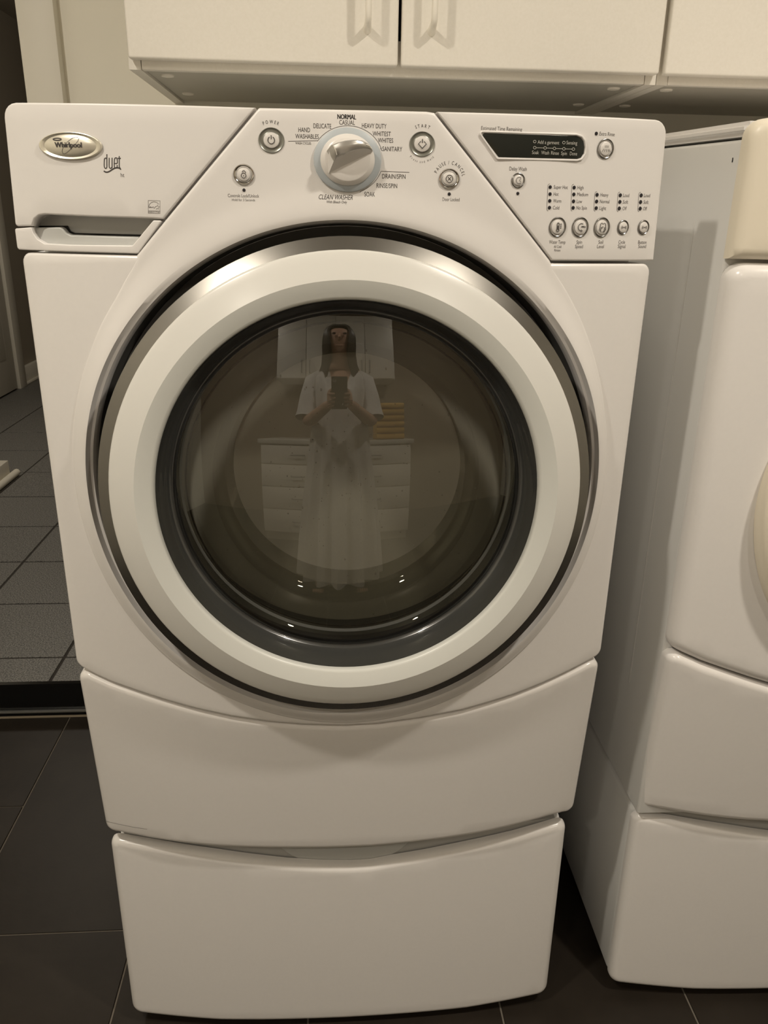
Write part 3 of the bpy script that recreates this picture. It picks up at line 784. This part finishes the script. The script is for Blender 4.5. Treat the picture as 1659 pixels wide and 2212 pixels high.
icon(b_, fr, [[(-.2, .6), (-.38, .5), (-.5, -.45), (-.35, -.5), (-.25, .05), (-.27, -.65), (.3, -.65), (.3, .05), (.42, -.45), (.56, -.38), (.45, .5), (.25, .6), (.03, .45), (-.2, .6)], arc(.0, -.05, .12, 30, 250), arc(.3, -.55, .08, 0, 360)], .08, s_)
for xx, rr in ((1300, 16), (1438, 16)):
    p = c3(xx, 817); b_, fr = button(p, rr, 12, 'darkchrome', rpan, 12.2); s_ = sc_px(p, 12)
    icon(b_, fr, [arc(0, 0, .07, 0, 360), arc(0, 0, .28, -35, 35), arc(0, 0, .5, -35, 35), arc(0, 0, .28, 145, 215), arc(0, 0, .5, 145, 215)], .09, s_)
p = c3(592, 500); b_, fr = button(p, 16.6, 12, 'darkchrome', rpan, 14.7); s_ = sc_px(p, 12)
icon(b_, fr, [arc(.1, 0, .6, 50, 310), [(.45, .35), (.15, .02), (.45, -.3)]], .09, s_)
p = c3(1182, 286); b_, fr = button(p, 22.4, 15.5, 'darkchrome', rpan, 18); s_ = sc_px(p, 15.5)
icon(b_, fr, [[(-.3 + .12*i, .42 - .12*j), (-.24 + .12*i, .42 - .12*j)] for j in range(3) for i in range(6) if abs(i - 2.5) < 3.2 - .6*(j == 0)] + [[(x, -.05), (x * 1.5, -.45)] for x in (-.45, -.2, .05, .3, .5)], .06, s_)

# ---- controls on the fascia
fp = [o for o in washer.children if o.name.startswith('fascia')][0]
def S_f(x, z):
    r = math.hypot(x - DC.x, z - DC.z); a = math.atan2(z - DC.z, x - DC.x)
    return S(x) - fascia_lift(r, a, 1)
def T2_(s, cx_, base, wd, cap=30, **k):
    p = c2(cx_, base); return lettering(s, p[0], p[1], wd / 3.072, cap / 3.072, S_f, fp, k.pop('material', 'ink'), **k)
for s_, a, b, c, h_ in (('CASUAL', 890, 121, 103, 30), ('DELICATE', 726, 145, 118, 31), ('HAND', 606, 170, 77, 30), ('WASHABLES', 625, 213, 155, 29), ('WASH CYCLES', 599, 252, 104, 16),
                        ('HEAVY DUTY', 1070, 144, 163, 30), ('WHITEST', 1120, 196, 120, 30), ('WHITES', 1145, 240, 101, 30), ('SANITARY', 1190, 297, 131, 30),
                        ('DRAIN/SPIN', 1200, 479, 155, 30), ('RINSE/SPIN', 1154, 541, 137, 30), ('SOAK', 1040, 597, 70, 30)):
    T2_(s_, a, b, c, h_)
T2_('NORMAL', 888, 84, 125, 31, bold=.04)
T2_('CLEAN WASHER', 814, 617, 228, 31, slant=.2); T2_('With Bleach Only', 820, 642, 136, 17, slant=.2)
T2_('Controls Lock/Unlock', 203, 603, 207, 22, material='ink_soft'); T2_('Hold for 3 Seconds', 203, 628, 153, 16, material='ink_soft')
p = c3(138, 640); lettering('Door Locked', p[0], p[1], 37, 7.6, S_f, fp, 'ink_soft')
kc2 = (893, 350); Rk = 237
def kp(a, r=Rk): return c2(kc2[0] + r * math.cos(math.radians(a)), kc2[1] + 3 - r * .95 * math.sin(math.radians(a)))
strokes('dial_line', [[c2(500, 231), c2(600, 229), c2(697, 227)] + [kp(a) for a in range(147, 12, -4)] + [c2(1112, 275), c2(1120, 293)],
                      [c2(1303, 437), c2(1200, 433), c2(1122, 430)] + [kp(a) for a in range(-20, -70, -4)] + [c2(975, 571)]], .9, S_f, fp, 'ink')
def m_at(p): return photo(p[0], p[1], S_f), px_scale(p[0], p[1], S_f)
for p, ro, rc, bz, lines, words in (
        (c2(388, 225), 28, 17.5, 'steelgrey', [arc(0, 0, .45, 118, 422), [(0, .62), (0, .12)]], [('POWER', 33.5, 90, 60, 7.2, False, .012, 'ink')]),
        (c2(1388, 250), 27.5, 17.5, 'steelgrey', [[(.0, -.55), (-.55, 0), (-.22, .33)], [(.22, .33), (.55, 0), (0, -.55)], [(0, .62), (0, .12)]], [('START', 32.5, 90, 56, 7.2, False, .012, 'ink'), ('Press and Hold', 37, 270, 96, 5.2, True, 0, 'ink_soft')]),
        (c2(205, 452), 23, 14.5, 'chrome', [arc(0, -.15, .38, 0, 360), arc(.05, .3, .26, -20, 175), [(0, -.05), (0, -.3)]], []),
        (c2(1567, 480), 22.5, 14.5, 'chrome', [arc(0, 0, .55, 0, 360), [(-.25, .25), (.25, -.25)], [(-.25, -.25), (.25, .25)]], [('PAUSE / CANCEL', 28.5, 85, 152, 7.4, False, .012, 'ink')])):
    if bz == 'steelgrey' and 'steelgrey' not in M: M['steelgrey'] = mat('grey green bezel', (.27, .27, .24), .3, .6)
    (cx_, cz_), (mx, mz) = m_at(p); fr = frame_at(cx_, cz_, S_f); R, q = ro * mz, rc * mz; sq = (mx / mz, 1)
    cap = lathe('button', fr, [(q, -.001), (q, .0006), (q * .94, .0013), (q * .8, .0017), (q * .4, .0020), (1e-7, .0021)], 'knob', fp, 40, sq=sq)
    if bz == 'steelgrey':
        lathe('bezel', fr, [(R, -.0005), (R, .0005), (R * .96, .0010), (R * .92, .0006), (R * .80, .0001), (q * 1.08, .0001), (q * 1.02, .0004), (q, -.0008)], bz, cap, 48, sq=sq)
    else:
        lathe('bezel', fr, [(R, -.0005), (R, .0005), (R * .95, .0014), (R * .88, .0015), (R * .80, .0010), (q * 1.12, -.0001), (q * 1.0, -.0006)], bz, cap, 48, sq=sq)
    icon(cap, fr, lines, .10, q)
    for s_, rad, mid, span, cap_px, inw, _b, mt in words:
        bold = 0.
        arc_lettering(s_, (cx_, cz_), rad * mx, mid, span, cap_px * mz, S_f, fp, mt, inw, .72, bold=bold)
for p in (c2(206, 555), c2(1568, 581)):
    led(p, 3.6, fp)
# dial
kp_ = c2(893, 357); (kx, kz), (mx, mz) = m_at(kp_); fr = frame_at(kx, kz, S_f); R = 73.0 * mx; dsq = (1, 69.8 * mz / R)
dial = lathe('dial', fr, [(R * .81, .001), (R * .80, .0060), (R * .785, .0072), (R * .67, .0098), (R * .645, .0102), (R * .3, .0103), (1e-7, .0103)], 'knob', fp, 96, label='white dial cap', sq=dsq)
lathe('dial_ring', fr, [(R, -.001), (R, .0022), (R * .985, .0032), (R * .86, .0050), (R * .80, .0052)], 'grey_ring', dial, 96, label='blue grey dial ring', sq=dsq)
# grip: a vane standing on the cap, high at its left end and running out to a tip at the upper right
O, u, v, nn = fr
def dpt(x, y, h): return O + u * ((x - 765) / 505 * R) + v * ((652 - y) / 492 * R * dsq[1]) + nn * h
st = [((455, 535), (490, 514), (560, 684), (482, 872), .0175), ((520, 455), (553, 462), (608, 612), (600, 808), .0215), ((620, 412), (635, 424), (682, 580), (680, 765), .0225),
      ((720, 385), (730, 398), (765, 550), (765, 720), .0225), ((810, 370), (820, 385), (838, 523), (850, 675), .0220), ((900, 365), (905, 380), (912, 500), (930, 632), .0210), ((980, 374), (985, 392), (990, 488), (1000, 594), .0190),
      ((1050, 400), (1055, 418), (1060, 488), (1060, 560), .0165), ((1105, 445), (1105, 458), (1108, 502), (1106, 536), .0138), ((1130, 495), (1130, 502), (1130, 518), (1132, 526), .0115)]
vs, fs = [], []
for ub, su, sl, lb, h in st: vs += [dpt(*ub, .0100), dpt(*su, h - .0006), dpt(*sl, h - .0006), dpt(*lb, .0100)]
for j in range(len(st) - 1):
    for i in range(3): fs.append((j*4 + i, j*4 + i + 1, (j+1)*4 + i + 1, (j+1)*4 + i))
fs += [(3, 2, 1, 0), tuple(range(len(vs) - 4, len(vs)))]
obj('grip', vs, fs, 'knob', dial, 28)
vs, fs = [], []
for ub, su, sl, lb, h in st:
    mid = ((su[0] + sl[0]) / 2, (su[1] + sl[1]) / 2); dn = (sl[0] + (lb[0] - sl[0]) * .14, sl[1] + (lb[1] - sl[1]) * .14)
    vs += [dpt(*ub, h - .0030), dpt(*su, h - .0005), dpt(su[0]*.7 + sl[0]*.3, su[1]*.7 + sl[1]*.3, h + .0004), dpt(*mid, h + .0006), dpt(su[0]*.3 + sl[0]*.7, su[1]*.3 + sl[1]*.7, h + .0004), dpt(*sl, h - .0003), dpt(*dn, h - .0024)]
for j in range(len(st) - 1):
    for i in range(6): fs.append((j*7 + i, j*7 + i + 1, (j+1)*7 + i + 1, (j+1)*7 + i))
fs += [tuple(range(6, -1, -1)), tuple(range(len(vs) - 7, len(vs)))]
obj('grip_cap', vs, fs, 'silver', dial, 30, label='silver top of the grip')
tube('pointer_mark', [dpt(1030, 432, .0182), dpt(1075, 446, .0162), dpt(1110, 482, .0135)], .00075, 'handle', dial, 6)
tube('pointer_mark', [dpt(553, 462, .0218), dpt(585, 530, .0222), dpt(604, 600, .0216)], .0003, 'handle', dial, 6)

# ---- lower panel under the seam
lp = [(p[0], p[1] - gap / 2) for p in seam]; lo_pts = [(-.3445, seam[0][1] - gap, .012)] + lp[1:-1] + [(.3435, seam[-1][1] - gap, .012)]
lo_pts += [photo(1239, 1756, S_low) + (.013,)] + P((1215, 1758.5), (1186, 1766), (1120, 1784), (1036, 1803), (960, 1815), (887, 1824), (800, 1832), (700, 1835.5), (581, 1835.5), (463, 1831), (346, 1817.5), (290, 1807), (255, 1800), s=S_low) + [photo(229.5, 1797, S_low) + (.013,)]
low = panel('lower_panel', [tuple(p) for p in rounded(lo_pts)], S_low, .05, .008, 'enamel', washer)
strokes('scratch_mark', [[(229, 1774), (260, 1781), (290, 1787), (318, 1791)]], .9, S_low, low, 'ink_soft')
for x in (-.29, .29):
    for y in (.1, .7):
        lathe('foot', (Vector((x, y, .385)), Vector((1, 0, 0)), Vector((0, -1, 0)), Vector((0, 0, -1))), [(.012, -.01), (.012, .006), (.024, .008), (.024, .0150), (1e-7, .0150)], 'black', washer, 20)

# ================================================================== PEDESTALS
def drawer_outline(dx):
    q = [(235, 1812), (290, 1822), (322, 1828), (390, 1839.5), (463, 1850), (540, 1861), (620, 1870), (700, 1874.5), (760, 1875), (800, 1872.5), (849, 1863), (920, 1851), (999, 1835), (1060, 1822), (1111, 1810), (1165, 1793)]
    top = P(*q, s=S_draw); xr = .3365; z_t = .3775
    pts = [(-.3425, z_t, .013)] + [p for p in top[2:-1]] + [(xr, z_t + .004, .013)]
    pts += [(xr + .001, .024, .018), (.2, .0145), (0, .0125), (-.2, .0145), (-.3415, .024, .018)]
    return [(p[0] + dx,) + tuple(p[1:]) for p in pts]
def pedestal(label, xc, y0, w_body=.336):
    t = thing('pedestal', label, 'pedestal', (xc, .39, 0), 'drawer pedestals under the machines')
    sd = lambda x, z: S_draw(x - xc, z) + y0
    bm = bmesh.new()
    add_box(bm, (xc - w_body, .056 + y0, .018), (xc + w_body, .79 + y0, .368), .010, 3); bm_obj('body', bm, 'sheet', t)
    dr = panel('drawer', [tuple(p) for p in rounded(drawer_outline(xc))], sd, .016, .011, 'enamel', t, seg=5)
    # grey finger channel behind the lip
    sb = lambda x, z: sd(x, z) + .0185
    panel('finger_channel', [(xc - .325, .2), (xc + .322, .2), (xc + .322, .3755), (xc - .325, .3755)], sb, .010, .001, 'recess', dr)
    panel('pull_scoop', [(xc + .10 * math.cos(a), .372 + .055 * math.sin(a)) for a in [PI + PI * k / 24 for k in range(25)]], lambda x, z: sd(x, z) + .0165, .004, .001, 'greyplastic', dr)
    for x in (-.29, .29):
        for y in (.12, .72):
            lathe('foot', (Vector((xc + x, y + y0, .02)), Vector((1, 0, 0)), Vector((0, -1, 0)), Vector((0, 0, -1))), [(.012, -.01), (.012, .006), (.026, .008), (.026, .0198), (1e-7, .0198)], 'black', t, 20)
    return t
pedestal('white drawer pedestal under the washer, its whole curved front in view', 0, 0)

# ================================================================== DRYER
DX, DY = .789, .014
ped2 = pedestal('white drawer pedestal under the dryer, cut off by the right edge', DX, DY)
dryer = thing('dryer', 'white dryer with yellowed console and door ring at the right edge', 'dryer', (DX, .39, .37))
Sd = lambda x, z: S(x, z, .036, 3.2, DY, DX)
x0 = DX - .344
bm = bmesh.new(); add_box(bm, (x0, .035, .386), (DX + .344, .79, 1.3205), .004, 3)
for v_ in bm.verts:
    if v_.co.z > 1.2: v_.co.z += .0364 * (v_.co.y - .03)
bm_obj('body', bm, 'sheet', dryer)
# top lid, rising slightly to the back
vs = [(x0, .031, 1.324), (DX + .344, .031, 1.324), (DX + .344, .80, 1.352), (x0, .80, 1.352)]
bm = bmesh.new(); a = [bm.verts.new(v_) for v_ in vs]; b_ = [bm.verts.new((v_[0], v_[1], v_[2] + .0155)) for v_ in vs]
bm.faces.new(a[::-1]); bm.faces.new(b_)
for i in range(4): bm.faces.new((a[i], a[(i+1) % 4], b_[(i+1) % 4], b_[i]))
bmesh.ops.bevel(bm, geom=bm.edges[:], offset=.006, segments=3, affect='EDGES')
bmesh.ops.recalc_face_normals(bm, faces=bm.faces); bm_obj('top_lid', bm, 'enamel', dryer)
# side: shallow pressed groove and screw
box('side_crease', (x0 - .0009, .128, .56), (x0 + .001, .131, 1.235), 'sheet', dryer, .0006)
obj('side_slot', [(x0 - .0006, .051, 1.298), (x0 - .0006, .053, 1.298), (x0 - .0006, .053, 1.303), (x0 - .0006, .051, 1.303)], [(0, 1, 2, 3)], 'void', dryer, 0)
zc = 1.194
panel('console', [tuple(p) for p in rounded([(x0 - .002, zc), (DX + .345, zc), (DX + .345, 1.341, .019), (x0 - .002, 1.341, .019)])], Sd, .020, .012, 'cream', dryer, seg=5)
dseam = [(p[0] + DX, p[1]) for p in seam]
mp = [(x0 - .0015, zc - .004, .020), (DX + .345, zc - .004, .020), (dseam[-1][0], dseam[-1][1] + gap, .020)] + [(p[0], p[1] + gap) for p in dseam[-2:0:-1]] + [(dseam[0][0], dseam[0][1] + gap, .020)]
panel('front_panel', [tuple(p) for p in rounded(mp)], Sd, .020, .016, 'enamel', dryer, seg=5)
Sdl = lambda x, z: S_low(x - DX, z) + DY
lo2 = [((p[0] + DX,) + tuple(p[1:])) for p in lo_pts]
panel('lower_panel', [tuple(p) for p in rounded(lo2)], Sdl, .024, .011, 'enamel', dryer, seg=5)
frY = (Vector((DX, DY - .030, .905)), Vector((1, 0, 0)), DV, DNm)
ddoor = lathe('door', frY, [(.2725, -.012), (.2735, .000), (.272, .006), (.268, .011), (.255, .018), (.240, .022), (.215, .018), (.20, .010), (.10, .020), (1e-7, .024)], 'cream', dryer, 128, label='yellowed round door')
for x in (-.29, .29):
    for y in (.1, .7):
        lathe('foot', (Vector((DX + x, y, .385)), Vector((1, 0, 0)), Vector((0, -1, 0)), Vector((0, 0, -1))), [(.012, -.01), (.012, .006), (.024, .008), (.024, .0150), (1e-7, .0150)], 'black', dryer, 20)

# ================================================================== THE SIDE OF THE ROOM THAT THE DOOR GLASS REFLECTS
cab = thing('base_cabinet', 'white base cabinet with eight drawers under the worktop opposite the washer', 'cabinet', (-.09, -2.25, 0))
bm = bmesh.new(); add_box(bm, (-.64, -2.879, .10), (.62, -1.95, .90)); bm_obj('carcass', bm, 'cabinet', cab)
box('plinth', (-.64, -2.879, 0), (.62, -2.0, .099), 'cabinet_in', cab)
for k in range(2):
    for j, (z0, z1) in enumerate(((.735, .892), (.54, .727), (.335, .532), (.11, .327))):
        a = -.636 + .627 * k; d = box('drawer', (a, -1.95, z0), (a + .62, -1.931, z1), 'cabinet', cab, .004)
        xm, zm = a + .31, (z0 + z1) / 2
        bm = bmesh.new(); tube_bm(bm, [(xm - .055, -1.932, zm), (xm - .055, -1.905, zm), (xm + .055, -1.905, zm), (xm + .055, -1.932, zm)], .005, 8)
        bm_obj('handle', bm, 'metaltrim', d, 40)
top = box('worktop', (-.66, -2.879, .901), (.64, -1.92, .938), 'counter', None, .004)
top['label'] = 'pale laminate worktop on the base cabinet opposite the washer'; top['category'] = 'worktop'
uc = thing('upper_cabinet', 'white upper cabinet with four doors above the worktop opposite the washer', 'cabinet', (-.01, -2.7, 1.50))
box('carcass', (-.64, -2.879, 1.56), (.62, -2.54, 2.25), 'cabinet', uc)
for k in range(4):
    a = -.637 + .314 * k; d = box('door', (a, -2.54, 1.565), (a + .31, -2.521, 2.245), 'cabinet', uc, .004)
    hx = a + (.27 if k % 2 == 0 else .04)
    bm = bmesh.new(); tube_bm(bm, [(hx, -2.522, 1.62), (hx, -2.486, 1.625), (hx, -2.486, 1.75), (hx, -2.522, 1.755)], .005, 8); bm_obj('handle', bm, 'metaltrim', d, 40)
base_t = None
for k in range(6):
    zt = .9385 + .052 * k; bm = bmesh.new()
    sec = [(-.115, .0), (-.125, .012), (-.125, .036), (-.112, .050), (.10, .050), (.122, .040), (.128, .026), (.122, .010), (.10, .0)]
    ring = []
    for x in (.33, .34, .56, .57):
        q = .96 if x in (.33, .57) else 1
        ring.append([bm.verts.new((x, -2.10 + y * q, zt + .001 + (z - .025) * q + .025)) for y, z in sec])
    for i in range(3):
        for j in range(len(sec)): bm.faces.new((ring[i][j], ring[i][(j+1) % len(sec)], ring[i+1][(j+1) % len(sec)], ring[i+1][j]))
    bm.faces.new(ring[0][::-1]); bm.faces.new(ring[-1]); bmesh.ops.recalc_face_normals(bm, faces=bm.faces)
    t = bm_obj('towel', bm, 'towel', None, 50)
    t['category'] = 'towel'; t['group'] = 'folded towels stacked on the worktop'
    t['label'] = 'mustard folded towel, ' + ('lowest', 'second from the bottom', 'third from the bottom', 'third from the top', 'second from the top', 'topmost')[k] + ' of the stack on the worktop'

# phone in the hands, seen only in the glass
UPc = -DN
ph = thing('phone', 'dark phone held upright in both hands in front of the washer', 'phone', tuple(EYE - FWD * .012 - UPc * .06))
pc = EYE - FWD * .013 - UPc * .058 + RT * .022
bm = bmesh.new(); add_box(bm, (-.036, -.0745, -.004), (.036, .0745, .004), .0035, 3)
Mx = Matrix.Identity(4)
for i in range(3): Mx[i][0] = RT[i]; Mx[i][1] = UPc[i]; Mx[i][2] = FWD[i]; Mx[i][3] = pc[i]
bmesh.ops.transform(bm, matrix=Mx, verts=bm.verts); bm_obj('case', bm, 'phone', ph)
lathe('lens', (pc + FWD * .004 + UPc * .058 - RT * .022, RT, UPc, FWD), [(.009, 0), (.009, .001), (.006, .0012), (1e-7, .0012)], 'chrome', ph, 24)

# the person taking the picture
pers = thing('person', 'person in a loose white dress with long dark hair holding up a phone', 'person', (0, -1.28, 0))
J = {'pel': (.01, -1.30, .90, .125), 'wai': (.01, -1.295, 1.06, .112), 'che': (.01, -1.29, 1.22, .125), 'nb': (.01, -1.285, 1.355, .062), 'nk': (.01, -1.27, 1.42, .052),
     'h0': (.01, -1.252, 1.475, .066), 'h1': (.01, -1.258, 1.535, .084), 'h2': (.01, -1.268, 1.60, .075)}
E_ = [('pel', 'wai'), ('wai', 'che'), ('che', 'nb'), ('nb', 'nk'), ('nk', 'h0'), ('h0', 'h1'), ('h1', 'h2')]
for s_, n_ in ((-1, 'l'), (1, 'r')):
    J['sh' + n_] = (.01 + s_ * .135, -1.30, 1.315, .050); J['el' + n_] = (.01 + s_ * .178, -1.23, 1.06, .038); J['fo' + n_] = (.008 + s_ * .125, -1.10, 1.085, .033)
    J['wr' + n_] = (.008 + s_ * .068, -.985, 1.118, .026); J['pa' + n_] = (.008 + s_ * .046, -.945, 1.135, .024)
    J['hp' + n_] = (.01 + s_ * .088, -1.30, .84, .080); J['kn' + n_] = (.01 + s_ * .10, -1.285, .48, .056); J['an' + n_] = (.01 + s_ * .11, -1.31, .085, .034); J['to' + n_] = (.01 + s_ * .13, -1.16, .030, .027)
    E_ += [('che', 'sh' + n_), ('sh' + n_, 'el' + n_), ('el' + n_, 'fo' + n_), ('fo' + n_, 'wr' + n_), ('wr' + n_, 'pa' + n_), ('pel', 'hp' + n_), ('hp' + n_, 'kn' + n_), ('kn' + n_, 'an' + n_), ('an' + n_, 'to' + n_)]
keys = list(J); me = bpy.data.meshes.new('b'); me.from_pydata([J[k][:3] for k in keys], [(keys.index(a), keys.index(b)) for a, b in E_], [])
tmp = bpy.data.objects.new('b', me); C.objects.link(tmp); md = tmp.modifiers.new('s', 'SKIN'); md.use_smooth_shade = True
for i, k in enumerate(keys):
    sv = me.skin_vertices[0].data[i]; sv.radius = (J[k][3], J[k][3]); sv.use_root = (k == 'pel')
sb = tmp.modifiers.new('d', 'SUBSURF'); sb.levels = 2; sb.render_levels = 2
dg = bpy.context.evaluated_depsgraph_get(); bmesh_me = bpy.data.meshes.new_from_object(tmp.evaluated_get(dg))
bm = bmesh.new(); bm.from_mesh(bmesh_me); bpy.data.objects.remove(tmp); bpy.data.meshes.remove(bmesh_me)
for s_, n_ in ((-1, 'l'), (1, 'r')):
    P0 = Vector(J['pa' + n_][:3]); edge = pc + RT * (s_ * .037)
    for k in range(4):                      # fingers close round the edge of the phone
        up = UPc * (-.012 - .018 * k + .010)
        q0 = P0 + UPc * (.012 - .011 * k) + FWD * .006; q1 = edge + RT * (s_ * .012) + up + FWD * .004; q2 = edge + RT * (s_ * .002) + up + FWD * .014; q3 = edge - RT * (s_ * (.018 - .003 * abs(k - 1))) + up + FWD * .0125
        tube_bm(bm, [q0, q0.lerp(q1, .6), q1, q2, q3], [.010, .0088, .0082, .0076, .0060], 8)
    t0 = P0 + UPc * .012 - FWD * .006; t1 = edge + RT * (s_ * .006) + UPc * .004 - FWD * .014; t2 = edge - RT * (s_ * .014) + UPc * .022 - FWD * .0125
    tube_bm(bm, [t0, t1, t2], [.011, .0095, .007], 8)
    for k in range(5):
        tz = Vector(J['to' + n_][:3]); q = tz + Vector(((k - 2) * .013, .012, -.012)); tube_bm(bm, [q, q + Vector((s_ * .002, .030 - .003 * abs(k - 1 if s_ > 0 else 3 - k), -.004))], [.009, .007], 8)
tube_bm(bm, [(.01, -1.185, 1.545), (.01, -1.162, 1.515), (.01, -1.178, 1.505)], [.008, .012, .008], 8)      # nose
for s_ in (-1, 1): tube_bm(bm, [(.01 + s_ * .078, -1.265, 1.55), (.01 + s_ * .088, -1.275, 1.535), (.01 + s_ * .080, -1.265, 1.505)], [.010, .013, .008], 8)
bmesh.ops.recalc_face_normals(bm, faces=bm.faces); body = bm_obj('body', bm, 'skin', pers, 60)
for s_ in (-1, 1):
    fr = (Vector((.01 + s_ * .031, -1.183, 1.548)), Vector((1, 0, 0)), Vector((0, 0, 1)), Vector((0, 1, 0)))
    lathe('eye', fr, [(.012, 0), (.009, .005), (1e-7, .007)], 'eye', pers, 16, sq=(1, .55))
lathe('mouth', (Vector((.01, -1.180, 1.478)), Vector((1, 0, 0)), Vector((0, 0, 1)), Vector((0, 1, 0))), [(.022, 0), (.015, .005), (1e-7, .006)], 'skin', pers, 20, sq=(1, .35))
# hair: a shell that leaves the face open and hangs to the shoulders
vs, fs = [], []; rows_h = [(1.632, .012, .014, 40), (1.625, .045, .050, 45), (1.605, .075, .083, 48), (1.575, .091, .100, 44), (1.54, .097, .105, 38), (1.50, .098, .105, 34), (1.45, .098, .098, 30), (1.40, .105, .095, 30), (1.34, .125, .10, 34), (1.28, .13, .105, 40), (1.22, .115, .105, 50)]
nh = 28
for z, rx, ry, gapd in rows_h:
    for i in range(nh + 1):
        a = math.radians(90 + gapd + (360 - 2 * gapd) * i / nh); f = 1 + .03 * math.sin(9 * a + z * 20)
        vs.append((.01 + rx * f * math.cos(a), -1.268 + ry * f * math.sin(a) - (.03 if z < 1.45 else 0), z))
for j in range(len(rows_h) - 1):
    for i in range(nh): fs.append((j*(nh+1) + i, j*(nh+1) + i + 1, (j+1)*(nh+1) + i + 1, (j+1)*(nh+1) + i))
fs.append(tuple(range(nh + 1)))
hr = obj('hair', vs, fs, 'hair', pers, 60); sd_ = hr.modifiers.new('t', 'SOLIDIFY'); sd_.thickness = .012
# dress with sleeves
vs, fs = [], []; nd = 96
rows_d = [(1.370, .080, .068, 0), (1.350, .120, .085, 0), (1.32, .152, .105, .004), (1.24, .158, .132, .006), (1.12, .150, .130, .008), (1.0, .158, .140, .010), (.85, .172, .150, .014), (.6, .198, .17, .020), (.35, .220, .19, .026), (.085, .240, .21, .030)]
for z, rx, ry, am in rows_d:
    for i in range(nd):
        a = 2 * PI * i / nd; f = 1 + am / .2 * math.sin(13 * a + .6 * math.sin(3 * a))
        dip = -.13 * max(0, math.sin(a)) ** 6 * smooth((z - 1.22) / .13)
        vs.append((.01 + rx * f * math.cos(a), -1.29 + ry * f * math.sin(a), z + dip))
for j in range(len(rows_d) - 1):
    for i in range(nd): fs.append((j*nd + i, j*nd + (i+1) % nd, (j+1)*nd + (i+1) % nd, (j+1)*nd + i))
bm = bmesh.new(); bv = [bm.verts.new(v_) for v_ in vs]
for f in fs: bm.faces.new([bv[k] for k in f])
for s_ in (-1, 1):
    tube_bm(bm, [(.01 + s_ * .10, -1.295, 1.318), (.01 + s_ * .145, -1.29, 1.29), (.01 + s_ * .166, -1.27, 1.20), (.01 + s_ * .178, -1.245, 1.11), (.01 + s_ * .182, -1.235, 1.08)], [.052, .060, .060, .062, .066], 20, False)
bmesh.ops.recalc_face_normals(bm, faces=bm.faces)
bm_obj('dress', bm, 'dress', pers, 60)
